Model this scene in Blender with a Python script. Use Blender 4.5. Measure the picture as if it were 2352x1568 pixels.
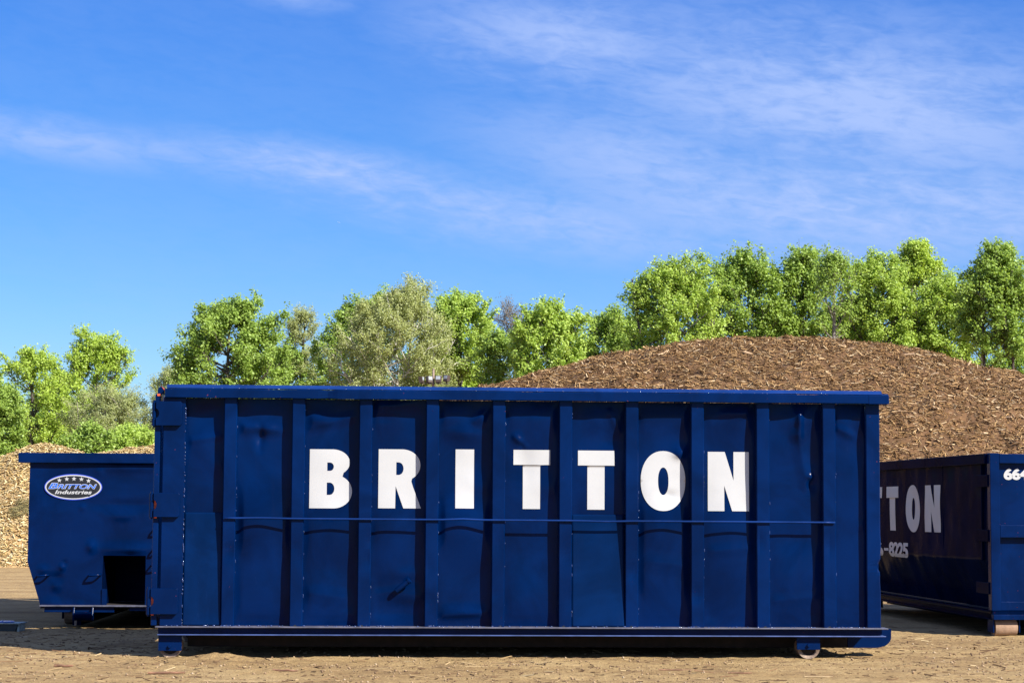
import bpy, bmesh, math, random
import numpy as np
from mathutils import Vector, Matrix
from mathutils.geometry import tessellate_polygon

R = math.radians
for o in list(bpy.data.objects):
    bpy.data.objects.remove(o)
scn = bpy.context.scene
col = scn.collection

# ------------------------------------------------------------------ camera
# measured on the photograph scaled to 2352 x 1568 ("v" pixels)
F = 4700.0
CAM = Vector((0.0, -18.7, 1.37))
PITCH = math.atan(382 / F)
ROLL = 0.0062
cam_d = bpy.data.cameras.new('camera')
cam = bpy.data.objects.new('camera', cam_d)
col.objects.link(cam)
CR = (Matrix.Rotation(R(90) + PITCH, 3, 'X') @ Matrix.Rotation(ROLL, 3, 'Z'))
cam.matrix_world = Matrix.Translation(CAM) @ CR.to_4x4()
cam_d.sensor_width = 36.0
cam_d.lens = 36.0 * F / 2352.0
cam_d.clip_start = 0.5
cam_d.clip_end = 60000
scn.camera = cam

# ------------------------------------------------------------------ sun and sky
SUN_EL = R(38.4)
SUN_AZ = R(49.7)            # to the right of the direction that points back at the camera
to_sun = Vector((math.sin(SUN_AZ) * math.cos(SUN_EL), -math.cos(SUN_AZ) * math.cos(SUN_EL), math.sin(SUN_EL)))
sun_d = bpy.data.lights.new('sun', 'SUN')
sun_d.energy = 5.0
sun_d.angle = R(0.53)
sun_d.color = (1.0, 0.955, 0.88)
sun = bpy.data.objects.new('sun', sun_d)
col.objects.link(sun)
sun.location = to_sun * 60
sun.rotation_euler = to_sun.to_track_quat('Z', 'Y').to_euler()

world = bpy.data.worlds.new('World')
scn.world = world
world.use_nodes = True
wt = world.node_tree
wt.nodes.clear()


class NG:
    """tiny helper to write node trees"""
    def __init__(s, tree):
        s.t = tree

    def n(s, kind, **kw):
        nd = s.t.nodes.new(kind)
        for k, v in kw.items():
            setattr(nd, k, v)
        return nd

    def link(s, a, b):
        s.t.links.new(a, b)

    def val(s, sock, v):
        if hasattr(v, 'is_linked') or isinstance(v, bpy.types.NodeSocket):
            s.link(v, sock)
        else:
            sock.default_value = v

    def math(s, op, a, b=0.0, c=0.0, clamp=False):
        m = s.n('ShaderNodeMath', operation=op, use_clamp=clamp)
        s.val(m.inputs[0], a)
        s.val(m.inputs[1], b)
        s.val(m.inputs[2], c)
        return m.outputs[0]

    def mix(s, fac, a, b, mode='MIX'):
        m = s.n('ShaderNodeMix', data_type='RGBA', blend_type=mode)
        s.val(m.inputs['Factor'], fac)
        s.val(m.inputs[6], a)
        s.val(m.inputs[7], b)
        return m.outputs[2]

    def noise(s, vec, scale, detail=4.0, rough=0.55, dist=0.0):
        m = s.n('ShaderNodeTexNoise')
        if vec is not None:
            s.link(vec, m.inputs['Vector'])
        m.inputs['Scale'].default_value = scale
        m.inputs['Detail'].default_value = detail
        m.inputs['Roughness'].default_value = rough
        m.inputs['Distortion'].default_value = dist
        return m.outputs['Fac']

    def ramp(s, fac, stops, interp='LINEAR'):
        m = s.n('ShaderNodeValToRGB')
        m.color_ramp.interpolation = interp
        el = m.color_ramp.elements
        while len(el) < len(stops):
            el.new(0.5)
        for e, (p, c) in zip(el, stops):
            e.position = p
            e.color = (c[0], c[1], c[2], 1)
        s.link(fac, m.inputs[0])
        return m.outputs[0]

    def maprange(s, v, a, b, c=0.0, d=1.0, smooth=True):
        m = s.n('ShaderNodeMapRange', interpolation_type='SMOOTHSTEP' if smooth else 'LINEAR')
        s.val(m.inputs['Value'], v)
        m.inputs['From Min'].default_value = a
        m.inputs['From Max'].default_value = b
        m.inputs['To Min'].default_value = c
        m.inputs['To Max'].default_value = d
        return m.outputs['Result']


SKY_STRENGTH = 0.0595
g = NG(wt)
sky = g.n('ShaderNodeTexSky', sky_type='NISHITA')
sky.sun_disc = False
sky.sun_elevation = SUN_EL
sky.sun_rotation = math.pi - SUN_AZ
sky.altitude = 300
sky.air_density = 1.0
sky.dust_density = 0.2
sky.ozone_density = 3.0
hs = g.n('ShaderNodeHueSaturation')
hs.inputs['Hue'].default_value = 0.5
hs.inputs['Saturation'].default_value = 1.35
hs.inputs['Value'].default_value = 1.0
g.link(sky.outputs[0], hs.inputs['Color'])
sr = g.n('ShaderNodeSeparateColor')
g.link(hs.outputs[0], sr.inputs[0])
cbn = g.n('ShaderNodeCombineColor')
g.link(g.math('MULTIPLY', sr.outputs[0], 0.70), cbn.inputs[0])
g.link(g.math('MULTIPLY', sr.outputs[1], 0.895), cbn.inputs[1])
g.link(g.math('MULTIPLY', g.math('POWER', sr.outputs[2], 0.7), 2.28), cbn.inputs[2])
tint = cbn.outputs[0]
# thin cirrus, laid out in azimuth / elevation of the sky itself
tc = g.n('ShaderNodeTexCoord')
sp = g.n('ShaderNodeSeparateXYZ')
g.link(tc.outputs['Generated'], sp.inputs[0])
az = g.math('ARCTAN2', sp.outputs[0], sp.outputs[1])
el = g.math('ARCSINE', sp.outputs[2])


def cvec(sa, se, shear, off):
    cb = g.n('ShaderNodeCombineXYZ')
    g.link(g.math('MULTIPLY_ADD', az, sa, off), cb.inputs[0])
    g.link(g.math('MULTIPLY', g.math('MULTIPLY_ADD', az, shear, el), se), cb.inputs[1])
    return cb.outputs[0]


n_big = g.noise(cvec(9, 26, 0.16, 3.1), 1.0, 5, 0.55, 0.4)
n_fine = g.noise(cvec(46, 112, 0.10, 7.7), 1.0, 5, 0.62, 0.7)
n_rip = g.noise(cvec(58, 215, 0.11, 1.3), 1.0, 3, 0.55, 0.8)


def blob(px, py, rx, ry, shear=0.0, amt=1.0):
    a0 = (px - 1176) / F
    e0 = (1166 - py) / F
    da = g.math('MULTIPLY', g.math('SUBTRACT', az, a0), F / rx)
    e_ = g.math('SUBTRACT', el, e0)
    e_ = g.math('MULTIPLY_ADD', g.math('SUBTRACT', az, a0), shear, e_)
    de = g.math('MULTIPLY', e_, F / ry)
    r2 = g.math('ADD', g.math('MULTIPLY', da, da), g.math('MULTIPLY', de, de))
    return g.math('MULTIPLY', g.math('POWER', 2.718, g.math('MULTIPLY', r2, -1.0)), amt)


blobs = [blob(400, 365, 330, 42, 0.12, 0.6), blob(110, 345, 330, 52, 0.12, 0.8), blob(760, 405, 330, 60, 0.13, 1.25), blob(1150, 495, 520, 75, 0.13, 1.0),
         blob(1950, 250, 680, 210, 0.15, 1.0), blob(2000, 480, 750, 120, 0.06, 1.15), blob(1300, 100, 380, 130, 0.1, 0.85),
         blob(650, 5, 170, 40, 0.1, 0.55), blob(1560, 400, 480, 130, 0.2, 0.85), blob(1700, 560, 700, 70, 0.04, .7)]
cov = blobs[0]
for b in blobs[1:]:
    cov = g.math('MAXIMUM', cov, b)
# away from this patch the same thin cloud goes on
far = g.maprange(g.math('ABSOLUTE', az), 0.3, 0.5)
far = g.math('MAXIMUM', far, g.maprange(el, 0.27, 0.4))
cov = g.math('MAXIMUM', cov, g.math('MULTIPLY', far, 0.7))
cov = g.math('MAXIMUM', cov, 0.12)
tex = g.math('ADD', g.math('MULTIPLY', n_big, 0.75), g.math('ADD', g.math('MULTIPLY', n_fine, 0.42), g.math('MULTIPLY', n_rip, 0.36)))
tex = g.maprange(tex, 0.52, 0.95)
cl = g.math('MULTIPLY', cov, g.math('MULTIPLY_ADD', tex, 0.72, 0.36))
cl = g.math('MULTIPLY', cl, g.maprange(el, 0.0, 0.05), clamp=True)
CLOUD = (4.0, 5.3, 8.9, 1)
skyc = g.mix(g.math('MULTIPLY', cl, 0.85), tint, CLOUD)
bg = g.n('ShaderNodeBackground')
bg.inputs['Strength'].default_value = SKY_STRENGTH
g.link(skyc, bg.inputs['Color'])
wo = g.n('ShaderNodeOutputWorld')
g.link(bg.outputs[0], wo.inputs['Surface'])

scn.view_settings.view_transform = 'Standard'
scn.view_settings.look = 'None'
scn.view_settings.gamma = 1
scn.view_settings.use_curve_mapping = False
scn.view_settings.exposure = 0.95
scn.render.engine = 'CYCLES'
scn.cycles.max_bounces = 5
scn.cycles.diffuse_bounces = 2
scn.cycles.glossy_bounces = 3
scn.cycles.transparent_max_bounces = 4


# ------------------------------------------------------------------ geometry of the photograph
def ray(vx, vy):
    d = Vector(((vx - 1176) / F, -(vy - 784) / F, -1.0))
    return CR @ d


def at_y(vx, vy, Y):
    d = ray(vx, vy)
    return CAM + d * ((Y - CAM.y) / d.y)


def gnd(vx, vy, z=0.0):
    d = ray(vx, vy)
    return CAM + d * ((z - CAM.z) / d.z)


class Frame:
    """a thing's own upright frame: origin on the ground, turned about z"""
    def __init__(s, origin, yaw):
        s.M = Matrix.Translation(origin) @ Matrix.Rotation(yaw, 4, 'Z')
        s.Mi = s.M.inverted()
        s.o = Vector(origin)
        s.yaw = yaw

    def loc(s, vx, vy, y=0.0):
        o = s.Mi @ CAM
        d = (s.Mi.to_3x3() @ ray(vx, vy))
        p = o + d * ((y - o.y) / d.y)
        return p.x, p.z

    def locx(s, vx, vy, x=0.0):
        o = s.Mi @ CAM
        d = (s.Mi.to_3x3() @ ray(vx, vy))
        p = o + d * ((x - o.x) / d.x)
        return p.y, p.z


# ------------------------------------------------------------------ numpy noise
def vnoise(x, y, seed=0):
    xi = np.floor(x).astype(np.int64)
    yi = np.floor(y).astype(np.int64)
    xf = x - xi
    yf = y - yi
    u = xf * xf * (3 - 2 * xf)
    v = yf * yf * (3 - 2 * yf)

    def h(a, b):
        n = (a * 374761393 + b * 668265263 + seed * 974634777) & 0x7fffffff
        n = ((n ^ (n >> 13)) * 1274126177) & 0x7fffffff
        n = n ^ (n >> 16)
        return (n & 0xffff) / 65535.0
    return (h(xi, yi) * (1 - u) + h(xi + 1, yi) * u) * (1 - v) + (h(xi, yi + 1) * (1 - u) + h(xi + 1, yi + 1) * u) * v


def fbm(x, y, oct=4, seed=0, gain=0.5):
    s = 0
    a = 1.0
    t = 0
    for i in range(oct):
        s = s + a * (vnoise(x * 2 ** i, y * 2 ** i, seed + i * 17) - 0.5)
        t += a
        a *= gain
    return s / t * 2


# ------------------------------------------------------------------ materials
def new_mat(name):
    m = bpy.data.materials.new(name)
    m.use_nodes = True
    nt = m.node_tree
    p = nt.nodes['Principled BSDF']
    return m, NG(nt), p


def simple(name, color, rough=0.6, metal=0.0, var=0.12, scale=6.0, bump=0.0, bscale=60.0):
    m, n, p = new_mat(name)
    tcn = n.n('ShaderNodeTexCoord')
    f = n.noise(tcn.outputs['Object'], scale, 5, 0.6)
    c = n.mix(n.maprange(f, 0.3, 0.7), tuple(c * (1 - var) for c in color) + (1,), tuple(min(1, c * (1 + var)) for c in color) + (1,))
    n.link(c, p.inputs['Base Color'])
    p.inputs['Roughness'].default_value = rough
    p.inputs['Metallic'].default_value = metal
    if bump:
        b = n.n('ShaderNodeBump')
        b.inputs['Strength'].default_value = bump
        b.inputs['Distance'].default_value = 0.01
        n.link(n.noise(tcn.outputs['Object'], bscale, 4, 0.6), b.inputs['Height'])
        n.link(b.outputs[0], p.inputs['Normal'])
    return m


def paint_mat(name, base, rough=0.3, chips=0.0, dust=0.0010, spec=0.075):
    m, n, p = new_mat(name)
    tcn = n.n('ShaderNodeTexCoord')
    ob = tcn.outputs['Object']
    f = n.noise(ob, 1.5, 5, 0.62, 0.6)
    c = n.mix(n.maprange(f, 0.3, 0.72), tuple(c * 0.74 for c in base) + (1,), tuple(c * 1.34 for c in base) + (1,))
    # faint dust film in streaks
    mp = n.n('ShaderNodeMapping')
    mp.inputs['Scale'].default_value = (9, 9, 1.6)
    n.link(ob, mp.inputs[0])
    d = n.maprange(n.noise(mp.outputs[0], 1.0, 5, 0.65), 0.5, 0.78)
    c = n.mix(n.math('MULTIPLY', d, dust), c, (0.33, 0.27, 0.2, 1))
    if chips:
        k = n.maprange(n.noise(ob, 48, 2, 0.5), 0.76, 0.775)
        c = n.mix(n.math('MULTIPLY', k, chips), c, (0.55, 0.09, 0.03, 1))
    n.link(c, p.inputs['Base Color'])
    r = n.math('MULTIPLY_ADD', n.noise(ob, 3.0, 4, 0.6), 0.16, rough - 0.08)
    n.link(n.math('MULTIPLY_ADD', d, 0.12, r), p.inputs['Roughness'])
    p.inputs['Specular IOR Level'].default_value = spec
    b = n.n('ShaderNodeBump')
    b.inputs['Strength'].default_value = 0.12
    b.inputs['Distance'].default_value = 0.004
    n.link(n.noise(ob, 60, 3, 0.6), b.inputs['Height'])
    n.link(b.outputs[0], p.inputs['Normal'])
    return m


NAVY = paint_mat('navy_paint', (0.0001, 0.0086, 0.0500), 0.17)
NAVY_RAIL = paint_mat('navy_paint_rail', (0.000336, 0.0100, 0.0560), 0.20, chips=0.35)
NAVY_PLATE = paint_mat('navy_paint_sky_sheen', (0.0006, 0.0118, 0.058), 0.22)  # lighter navy: sky reflected by the tilted plates is painted in
NAVY_SHADE = paint_mat('navy_paint_shade', (0.000504, 0.0042, 0.02352), 0.11, chips=0.2, dust=0.002, spec=0.004)  # darker navy: shade of the side and recesses put into the colour
NAVY_SUNLIT = paint_mat('navy_paint_sunlit', (0.00588, 0.02604, 0.1218), 0.32, dust=0.02)  # lighter navy: sun and sky light on cap and rod put into the colour
EDGE = simple('scuffed_sunlit_flange', (0.08, 0.08, 0.11), 0.5, var=0.35, scale=9)  # dusty scuffs, with the sunlit edge line also put into the colour
EDGEB = simple('scuffed_sunlit_blue_flange', (0.04, 0.07, 0.2), 0.45, var=0.3, scale=7)  # bluer flange, its sunlit edge painted in along with the scuffs
WHITE = simple('white_vinyl', (0.46, 0.46, 0.455), 0.35, var=0.02)
PRIMER = simple('red_primer', (0.55, 0.085, 0.03), 0.6, var=0.3, scale=30)
STEEL = simple('worn_steel', (0.2, 0.14, 0.10), 0.6, metal=0.25, var=0.3, scale=25, bump=0.3)
ROLLER = simple('dusty_roller_steel', (0.30, 0.19, 0.12), 0.8, var=0.18, scale=18, bump=0.35, bscale=90)
BEAD = simple('weld_bead_paint', (0.03, 0.05, 0.14), 0.15)
BLACKV = simple('black_vinyl', (0.012, 0.013, 0.016), 0.4, var=0.1)
LOGOBLUE = simple('logo_blue_vinyl', (0.01, 0.13, 0.65), 0.4, var=0.05)
RIMBLUE = simple('decal_edge_blue', (0.03, 0.07, 0.5), 0.4, var=0.05)
RUST_SHADE = simple('rusty_shaded_underside', (0.012, 0.007, 0.006), 0.85, var=0.5, scale=12)  # rust, blackened to put the shade below into the colour


# ------------------------------------------------------------------ mesh helpers
class MB:
    def __init__(s):
        s.v = []
        s.f = []

    def add(s, vs, fs):
        o = len(s.v)
        s.v += [tuple(v) for v in vs]
        s.f += [tuple(i + o for i in f) for f in fs]
        return s

    def box(s, x0, x1, y0, y1, z0, z1):
        vs = [(x0, y0, z0), (x1, y0, z0), (x1, y1, z0), (x0, y1, z0), (x0, y0, z1), (x1, y0, z1), (x1, y1, z1), (x0, y1, z1)]
        return s.add(vs, [(0, 3, 2, 1), (4, 5, 6, 7), (0, 1, 5, 4), (1, 2, 6, 5), (2, 3, 7, 6), (3, 0, 4, 7)])

    def prism(s, poly, a, b, axis):
        """polygon (2D) extruded from a to b along axis; for 'x' the polygon is (y,z), 'y' -> (x,z), 'z' -> (x,y)"""
        def P(u, v, w):
            return {'x': (w, u, v), 'y': (u, w, v), 'z': (u, v, w)}[axis]
        n = len(poly)
        vs = [P(u, v, a) for u, v in poly] + [P(u, v, b) for u, v in poly]
        fs = [tuple(range(n)), tuple(range(2 * n - 1, n - 1, -1))]
        fs += [(i, i + n, (i + 1) % n + n, (i + 1) % n) for i in range(n)]
        return s.add(vs, fs)

    def tube(s, pts, rad, n=8, caps=True):
        pts = [Vector(p) for p in pts]
        rads = rad if isinstance(rad, (list, tuple)) else [rad] * len(pts)
        rings = []
        up = Vector((0.13, 0.21, 0.97))
        for i, p in enumerate(pts):
            t = (pts[min(i + 1, len(pts) - 1)] - pts[max(i - 1, 0)]).normalized()
            a = t.cross(up)
            if a.length < 1e-3:
                a = t.cross(Vector((1, 0, 0)))
            a.normalize()
            b = t.cross(a)
            rings.append([p + (a * math.cos(2 * math.pi * k / n) + b * math.sin(2 * math.pi * k / n)) * rads[i] for k in range(n)])
        vs = [v for r in rings for v in r]
        fs = []
        for i in range(len(pts) - 1):
            for k in range(n):
                fs.append((i * n + k, i * n + (k + 1) % n, (i + 1) * n + (k + 1) % n, (i + 1) * n + k))
        if caps:
            fs.append(tuple(range(n - 1, -1, -1)))
            o = (len(pts) - 1) * n
            fs.append(tuple(range(o, o + n)))
        return s.add(vs, fs)

    def blob(s, c, r, squash=(1, 1, 1)):
        c = Vector(c)
        vs = []
        n = 8
        vs.append(c + Vector((0, 0, r * squash[2])))
        for j in range(1, 4):
            a = math.pi * j / 4
            for k in range(n):
                b = 2 * math.pi * k / n
                vs.append(c + Vector((math.sin(a) * math.cos(b) * squash[0], math.sin(a) * math.sin(b) * squash[1], math.cos(a) * squash[2])) * r)
        vs.append(c - Vector((0, 0, r * squash[2])))
        fs = [(0, 1 + k, 1 + (k + 1) % n) for k in range(n)]
        for j in range(2):
            for k in range(n):
                fs.append((1 + j * n + k, 1 + (j + 1) * n + k, 1 + (j + 1) * n + (k + 1) % n, 1 + j * n + (k + 1) % n))
        L = len(vs) - 1
        fs += [(L, 1 + 2 * n + (k + 1) % n, 1 + 2 * n + k) for k in range(n)]
        return s.add(vs, fs)

    def build(s, name, mat, parent=None, bevel=0.0, smooth=False):
        me = bpy.data.meshes.new(name)
        me.from_pydata(s.v, [], s.f)
        me.validate()
        bm = bmesh.new()
        bm.from_mesh(me)
        bmesh.ops.recalc_face_normals(bm, faces=bm.faces)
        bm.to_mesh(me)
        bm.free()
        o = bpy.data.objects.new(name, me)
        col.objects.link(o)
        me.materials.append(mat)
        if smooth:
            me.polygons.foreach_set('use_smooth', [True] * len(me.polygons))
        if parent:
            o.parent = parent
        if bevel:
            b = o.modifiers.new('bevel', 'BEVEL')
            b.width = bevel
            b.segments = 2
            b.limit_method = 'ANGLE'
        return o


def raw_mesh(name, verts, faces_flat, nper, mat, parent=None, smooth=False):
    """fast mesh from numpy arrays; every face has nper corners"""
    me = bpy.data.meshes.new(name)
    verts = np.asarray(verts, dtype=np.float32)
    faces_flat = np.asarray(faces_flat, dtype=np.int32)
    nf = len(faces_flat) // nper
    me.vertices.add(len(verts))
    me.vertices.foreach_set('co', verts.ravel())
    me.loops.add(len(faces_flat))
    me.loops.foreach_set('vertex_index', faces_flat)
    me.polygons.add(nf)
    me.polygons.foreach_set('loop_start', np.arange(nf, dtype=np.int32) * nper)
    me.polygons.foreach_set('loop_total', np.full(nf, nper, dtype=np.int32))
    if smooth:
        me.polygons.foreach_set('use_smooth', np.ones(nf, dtype=bool))
    me.update(calc_edges=True)
    o = bpy.data.objects.new(name, me)
    col.objects.link(o)
    me.materials.append(mat)
    if parent:
        o.parent = parent
    return o


def tag(o, label=None, cat=None, group=None, kind=None):
    if label:
        o['label'] = label
    if cat:
        o['category'] = cat
    if group:
        o['group'] = group
    if kind:
        o['kind'] = kind
    return o


def empty(name, fr):
    o = bpy.data.objects.new(name, None)
    col.objects.link(o)
    o.location = fr.o
    o.rotation_euler = (0, 0, fr.yaw)
    o.empty_display_size = 0.3
    return o


def copy_part(o, parent, loc=None, name=None):
    c = o.copy()
    col.objects.link(c)
    c.parent = parent
    if loc is not None:
        c.location = loc
    return c


def grid_part(name, xs, zs, fy, mat, parent, keep=None, smooth=True):
    """a sheet in the x-z plane with y = fy(x, z)"""
    X, Z = np.meshgrid(xs, zs)
    Y = fy(X, Z)
    nx, nz = len(xs), len(zs)
    v = np.stack([X, Y, Z], -1).reshape(-1, 3)
    fs = []
    for j in range(nz - 1):
        for i in range(nx - 1):
            if keep and not keep((xs[i] + xs[i + 1]) / 2, (zs[j] + zs[j + 1]) / 2):
                continue
            a = j * nx + i
            fs += [a, a + 1, a + nx + 1, a + nx]
    return raw_mesh(name, v, fs, 4, mat, parent, smooth)


# ------------------------------------------------------------------ lettering
def arc(cx, cy, rx, ry, a0, a1, n=14):
    return [(cx + rx * math.cos(R(a0 + (a1 - a0) * i / n)), cy + ry * math.sin(R(a0 + (a1 - a0) * i / n))) for i in range(n + 1)]


def glyph(ch):
    """outer outline and counters, cap height 1"""
    if ch == 'I':
        return [[(0, 0), (.295, 0), (.295, 1), (0, 1)]], .295
    if ch == 'T':
        return [[(.16, 0), (.452, 0), (.452, .745), (.62, .745), (.62, 1), (0, 1), (0, .745), (.16, .745)]], .62
    if ch == 'N':
        return [[(0, 0), (.273, 0), (.273, .43), (.402, 0), (.688, 0), (.688, 1), (.43, 1), (.43, .516), (.284, 1), (0, 1)]], .688
    if ch == 'O':
        o = [(.375 + .375 * math.copysign(abs(math.cos(t)) ** .93, math.cos(t)), .5 + .52 * math.copysign(abs(math.sin(t)) ** .93, math.sin(t)))
             for t in [2 * math.pi * i / 48 for i in range(48)]]
        c = [(.378 + .088 * math.cos(t), .495 + .24 * math.copysign(abs(math.sin(t)) ** .85, math.sin(t))) for t in [2 * math.pi * i / 28 for i in range(28)]]
        return [o, c], .75
    if ch == 'B':
        o = [(0, 0), (.40, 0)] + arc(.40, .285, .30, .285, -86, 62, 16) + [(.545, .555)] + arc(.375, .775, .285, .225, -50, 88, 14) + [(.34, 1), (0, 1)]
        c1 = [(.289, .634), (.335, .634)] + arc(.335, .705, .062, .071, -88, 88, 8) + [(.289, .776)]
        c2 = [(.285, .227), (.335, .227)] + arc(.335, .3315, .075, .1045, -88, 88, 8) + [(.285, .436)]
        return [o, c1, c2], .70
    if ch == 'R':
        o = [(0, 0), (.28, 0), (.284, .375), (.415, 0), (.705, 0), (.57, .365), (.543, .455)] + arc(.39, .73, .30, .27, -57, 88, 16) + [(.36, 1), (0, 1)]
        c1 = [(.292, .565), (.335, .565)] + arc(.335, .672, .078, .107, -88, 88, 8) + [(.292, .78)]
        return [o, c1], .70


def glyph_mesh(ch, cuts=3):
    outl, w = glyph(ch)
    loops = [[Vector((x, y, 0)) for x, y in l] for l in outl]
    flat = [p for l in loops for p in l]
    tris = tessellate_polygon(loops)
    bm = bmesh.new()
    vs = [bm.verts.new(p) for p in flat]
    for t in tris:
        try:
            bm.faces.new([vs[i] for i in t])
        except ValueError:
            pass
    # cut the flat letter into small facets so that it can follow a dented sheet
    for k in range(1, 20):
        bmesh.ops.bisect_plane(bm, geom=bm.verts[:] + bm.edges[:] + bm.faces[:], plane_co=(0, k / 20, 0), plane_no=(0, 1, 0))
    for k in range(1, 16):
        bmesh.ops.bisect_plane(bm, geom=bm.verts[:] + bm.edges[:] + bm.faces[:], plane_co=(k / 20, 0, 0), plane_no=(1, 0, 0))
    v = [(p.co.x, p.co.y) for p in bm.verts]
    bm.verts.index_update()
    f = [tuple(q.index for q in fc.verts) for fc in bm.faces]
    bm.free()
    return v, f, w


def text_mesh(body, size, offset, shear=0.0, spacing=1.0):
    cu = bpy.data.curves.new('tmp_text', 'FONT')
    cu.body = body
    cu.size = size
    cu.offset = offset
    cu.shear = shear
    cu.space_character = spacing
    cu.resolution_u = 4
    ob = bpy.data.objects.new('tmp_text', cu)
    col.objects.link(ob)
    dg = bpy.context.evaluated_depsgraph_get()
    me = bpy.data.meshes.new_from_object(ob.evaluated_get(dg))
    v = [tuple(p.co) for p in me.vertices]
    f = [tuple(p.vertices) for p in me.polygons]
    bpy.data.objects.remove(ob)
    bpy.data.curves.remove(cu)
    bpy.data.meshes.remove(me)
    return v, f


def fit_text(v, x0, x1, z0, z1):
    a = np.array(v)
    lo, hi = a.min(0), a.max(0)
    return [(x0 + (p[0] - lo[0]) / (hi[0] - lo[0]) * (x1 - x0), z0 + (p[1] - lo[1]) / (hi[1] - lo[1]) * (z1 - z0)) for p in v]


# ================================================================== ground
GROUND = None


def ground_z(x, y):
    """gentle relief of the yard near the camera"""
    x = np.asarray(x, dtype=float)
    y = np.asarray(y, dtype=float)
    near = np.exp(-np.clip((np.abs(y + 1.0) - 4.0) / 5.0, 0, None) ** 2)
    z = 0.016 * fbm(x * 0.9, y * 1.3, 3, 5) + 0.012 * fbm(x * 3.2, y * 5.0, 4, 9) * near
    z = z + 0.006 * fbm(x * 14, y * 18, 3, 21) * near
    # small heaps of loose soil, photographed in front of and under the long dumpster
    for (hx, hy, rx, ry, h) in HEAPS:
        d = ((x - hx) / rx) ** 2 + ((y - hy) / ry) ** 2
        z = z + h * np.exp(-d) * (1 + 0.5 * fbm(x * 22, y * 22, 3, 3))
    return z


HEAPS = []
for (px, py, rx, ry, h) in [(500, 1512, .26, .16, .055), (540, 1522, .14, .10, .025), (330, 1532, .5, .2, .012), (1330, 1516, .6, .12, .014), (240, 1512, .35, .1, .02),
                            (620, 1540, .3, .12, .014), (660, 1536, .2, .1, .02), (860, 1545, .5, .2, .012), (1650, 1545, .6, .2, .01), (2000, 1499, .17, .1, .035), (1250, 1535, .5, .15, .014)]:
    p = gnd(px, py)
    HEAPS.append((p.x, p.y, rx, ry, h))
for i in range(16):
    rr = random.Random(i * 7 + 1)
    HEAPS.append((rr.uniform(-5, 5), rr.uniform(-2.8, 0.2), rr.uniform(.1, .5), rr.uniform(.05, .15), rr.uniform(.004, .014)))

# rut far behind on the left
p = gnd(40, 1352)
HEAPS.append((p.x, p.y + .4, 2.5, .25, .10))

gm, n, p_ = new_mat('dry_yard_dirt')
tcn = n.n('ShaderNodeTexCoord')
ob = tcn.outputs['Object']
mp = n.n('ShaderNodeMapping')
mp.inputs['Scale'].default_value = (0.5, 1.1, 1)
n.link(ob, mp.inputs[0])
big = n.noise(mp.outputs[0], 1.1, 6, 0.62, 0.4)
mid = n.noise(ob, 7, 6, 0.65, 0.3)
fine = n.noise(ob, 38, 6, 0.75)
mp2 = n.n('ShaderNodeMapping')
mp2.inputs['Scale'].default_value = (2.2, 3.0, 1)
n.link(ob, mp2.inputs[0])
c = n.ramp(n.math('ADD', n.math('MULTIPLY', big, 0.62), n.math('MULTIPLY', mid, 0.38)),
           [(0.32, (0.198, 0.1208, 0.05242)), (0.46, (0.3217, 0.2119, 0.09274)), (0.56, (0.4059, 0.2792, 0.126)), (0.72, (0.4505, 0.3247, 0.1633))])
c = n.mix(n.maprange(n.noise(mp2.outputs[0], 1.0, 6, 0.7, 0.5), 0.50, 0.68, 0.0, 0.55), c, (0.18, 0.11, 0.057, 1))
c = n.mix(n.maprange(fine, 0.36, 0.52, 0.6, 0.0), c, (0.14, 0.085, 0.045, 1))
c = n.mix(n.maprange(n.noise(ob, 120, 2, 0.5), 0.68, 0.74, 0.0, 0.3), c, (0.62, 0.52, 0.4, 1))
n.link(c, p_.inputs['Base Color'])
p_.inputs['Roughness'].default_value = 0.95
p_.inputs['Specular IOR Level'].default_value = 0.15
bp = n.n('ShaderNodeBump')
bp.inputs['Strength'].default_value = 1.0
bp.inputs['Distance'].default_value = 0.035
n.link(n.math('ADD', n.math('MULTIPLY', mid, 0.7), n.math('MULTIPLY', fine, 0.5)), bp.inputs['Height'])
n.link(bp.outputs[0], p_.inputs['Normal'])


def axis_pts(lo, hi, step, far, grow=1.35):
    a = list(np.arange(lo, hi + 1e-6, step))
    s = step
    x = a[-1]
    up = []
    while x < far:
        s *= grow
        x += s
        up.append(x)
    s = step
    x = a[0]
    dn = []
    while x > -far:
        s *= grow
        x -= s
        dn.append(x)
    return np.array(dn[::-1] + a + up)


xs = axis_pts(-5.6, 5.6, 0.03, 900)
ys = axis_pts(-3.1, 6.0, 0.04, 900)
X, Y = np.meshgrid(xs, ys)
Z = ground_z(X, Y)
fade = np.exp(-np.clip((np.hypot(X, Y) - 40) / 60, 0, None))
Z = Z * fade
nx, ny = len(xs), len(ys)
ii, jj = np.meshgrid(np.arange(nx - 1), np.arange(ny - 1))
a = (jj * nx + ii).ravel()
fs = np.stack([a, a + 1, a + nx + 1, a + nx], -1).ravel()
GROUND = raw_mesh('ground', np.stack([X, Y, Z], -1).reshape(-1, 3), fs, 4, gm, None, True)
tag(GROUND, 'dry tan dirt of the yard with loose soil', 'ground', kind='structure')

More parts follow.
